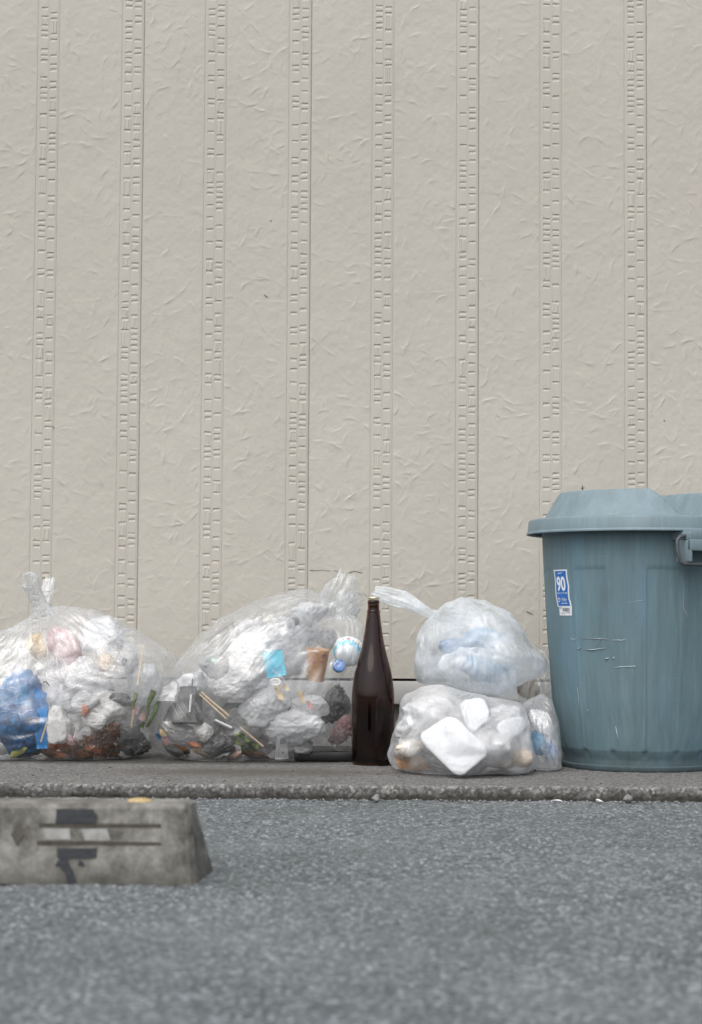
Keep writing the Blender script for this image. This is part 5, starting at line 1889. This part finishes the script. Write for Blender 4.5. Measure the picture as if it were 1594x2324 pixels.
lump(K, 1060, 1640, 70, 50, W2, 'packed_film', 'pale film packed deep in the low frosted bag', 'film', gap=.12, dep=.05, group='film packed deep in the low frosted bag')
for q, (a, b, rx, rz, d) in enumerate(((960, 1640, 60, 44, .05), (935, 1690, 40, 34, .06), (1010, 1720, 60, 34, .07), (1130, 1640, 64, 44, .06), (1170, 1690, 44, 34, .06), (1090, 1730, 60, 26, .05))):
    lump(K, a, b, rx, rz, W1, 'packed_film', 'pale film packed deep in the low frosted bag', 'film', gap=d, dep=.045, group='film packed deep in the low frosted bag')
# ---- small clear bag, milky bag, rear bag
lump('side', 1250, 1708, 17, 24, BLU, 'blue_wrapper', 'deep blue wrapper low in the small clear bag', 'wrapper', gap=.010, dep=.025)
lump('side', 1232, 1640, 22, 34, SHW, 'sheer_bag', 'sheer film in the top of the small clear bag', 'plastic bag', gap=.012, dep=.03, rough=.24)
lump('side', 1226, 1690, 20, 30, BL3, 'pale_blue_wrapper', 'pale blue wrapper in the small clear bag', 'wrapper', gap=.03, dep=.03)
lump('upper', 1028, 1470, 38, 22, BLU, 'blue_wrapper', 'blue wrapper blurred inside the milky bag near its knot', 'wrapper', gap=.014, dep=.03)
lump('upper', 1095, 1520, 66, 24, BL3, 'pale_blue_wrapper', 'pale blue wrapper low inside the milky bag', 'wrapper', gap=.012, dep=.035)
lump('upper', 1090, 1452, 56, 38, BL3, 'pale_blue_wrapper', 'large pale blue wrapper in the upper part of the milky bag', 'wrapper', gap=.06, dep=.06)
lump('upper', 970, 1500, 26, 50, W2, 'white_carrier_bag', 'white film at the left end of the milky bag', 'plastic bag', gap=.04, dep=.04)
lump('rear', 1200, 1560, 34, 36, sheer('sheer_tan_film', (.62, .50, .36), .6), 'tan_film', 'brownish film inside the half hidden rear bag', 'film', gap=.012, dep=.03)

for k_ in ('left', 'middle', 'lower', 'side', 'upper', 'rear'):
    drape(k_)

# ================================================================== SMALL THINGS ON THE GROUND
# black tray the middle bag rests against
mb = MB()
tx0, tx1 = PX(672, 4.5), PX(830, 4.5)
mb.box(((tx0 + tx1) / 2, 4.585, ZP + .0135), (tx1 - tx0, .20, .024), bev=.006)
me = auto_smooth(mb.mesh('black_tray'), 40)
c0 = ((tx0 + tx1) / 2, 4.585, ZP)
o = obj('black_tray', recenter(me, c0), simple_mat('black_plastic', (.012, .012, .013), .45, .2, 40), None, c0)
tag(o, 'flat black plastic tray under the right end of the middle bag', 'tray')

M_STN = mottled('stone', (.13, .13, .128), (.26, .26, .255), .85, 60, 0, .3, .5, 200)
for (a, b, s, lab, m_) in ((855, 1819, .0095, 'rough grey pebble at the kerb below the bottle', M_STN), (1425, 1820, .0105, 'round pale pebble at the kerb below the pail', M_STN), (1361, 1824, .0095, 'flat white chip left of the round pale pebble', PAPR)):
    y = 3.84
    V, f = crumple_geo(int(a), (s, s * .8, s * (.35 if 'chip' in lab else .85)), 12, .15, 2, 3)
    p = P(a, b, y)
    item('pebble', lab, 'pebble', raw_mesh('pebble', V, f), m_, Vector((p.x, y, .004 + s * (.3 if 'chip' in lab else .7))), None, False)
mb = MB()
p = P(1264, 1829, 3.82)
mb.tube([(.011 * cos(a), .006 * sin(a), .0015 + .0022 * sin(a)) for a in np.linspace(0, pi, 13)], .0014, 6)
t = NT('tin'); M_TIN = t.surf(t.princ(Base_Color=(.7, .7, .72), Metallic=.9, Roughness=.3))
o = item('pull_tab', 'thin silver curl of metal lying by the kerb', 'scrap metal', mb.mesh('pull_tab'), M_TIN, Vector((p.x, 3.82, .006)), None, False)
# loose grit along the kerb foot
mb = MB()
rng = random.Random(31)
D3, F3 = ico(1)
for q in range(420):
    x = rng.uniform(-1.2, 1.2)
    y = YK - .004 - abs(rng.gauss(0, .022))
    s = rng.uniform(.0012, .0034) * (1.5 if rng.random() < .08 else 1)
    V = D3 * np.array([s * rng.uniform(.8, 1.4), s, s * rng.uniform(.5, .9)]) * np.array([[rng.uniform(.75, 1.2)] for _ in range(len(D3))])
    mb.add(V + np.array([x, y, .0035 + s * .4]), F3.tolist(), 0)
o = obj('loose_grit', mb.mesh('loose_grit', False), M_STN)
structure(o, 'stuff')
o['label'] = 'loose grit along the foot of the kerb'
mb = MB()
for q in range(60):
    x = rng.uniform(-.95, .95); y = rng.uniform(YK + .03, 4.3)
    s = rng.uniform(.001, .0024)
    V = D3 * np.array([s * rng.uniform(.8, 2.2), s, s * .5]) * np.array([[rng.uniform(.7, 1.2)] for _ in range(len(D3))])
    mb.add(V + np.array([x, y, ZP + s * .4]), F3.tolist(), 0)
o = obj('dark_crumbs', mb.mesh('dark_crumbs', False), M_DARK)
structure(o, 'stuff')
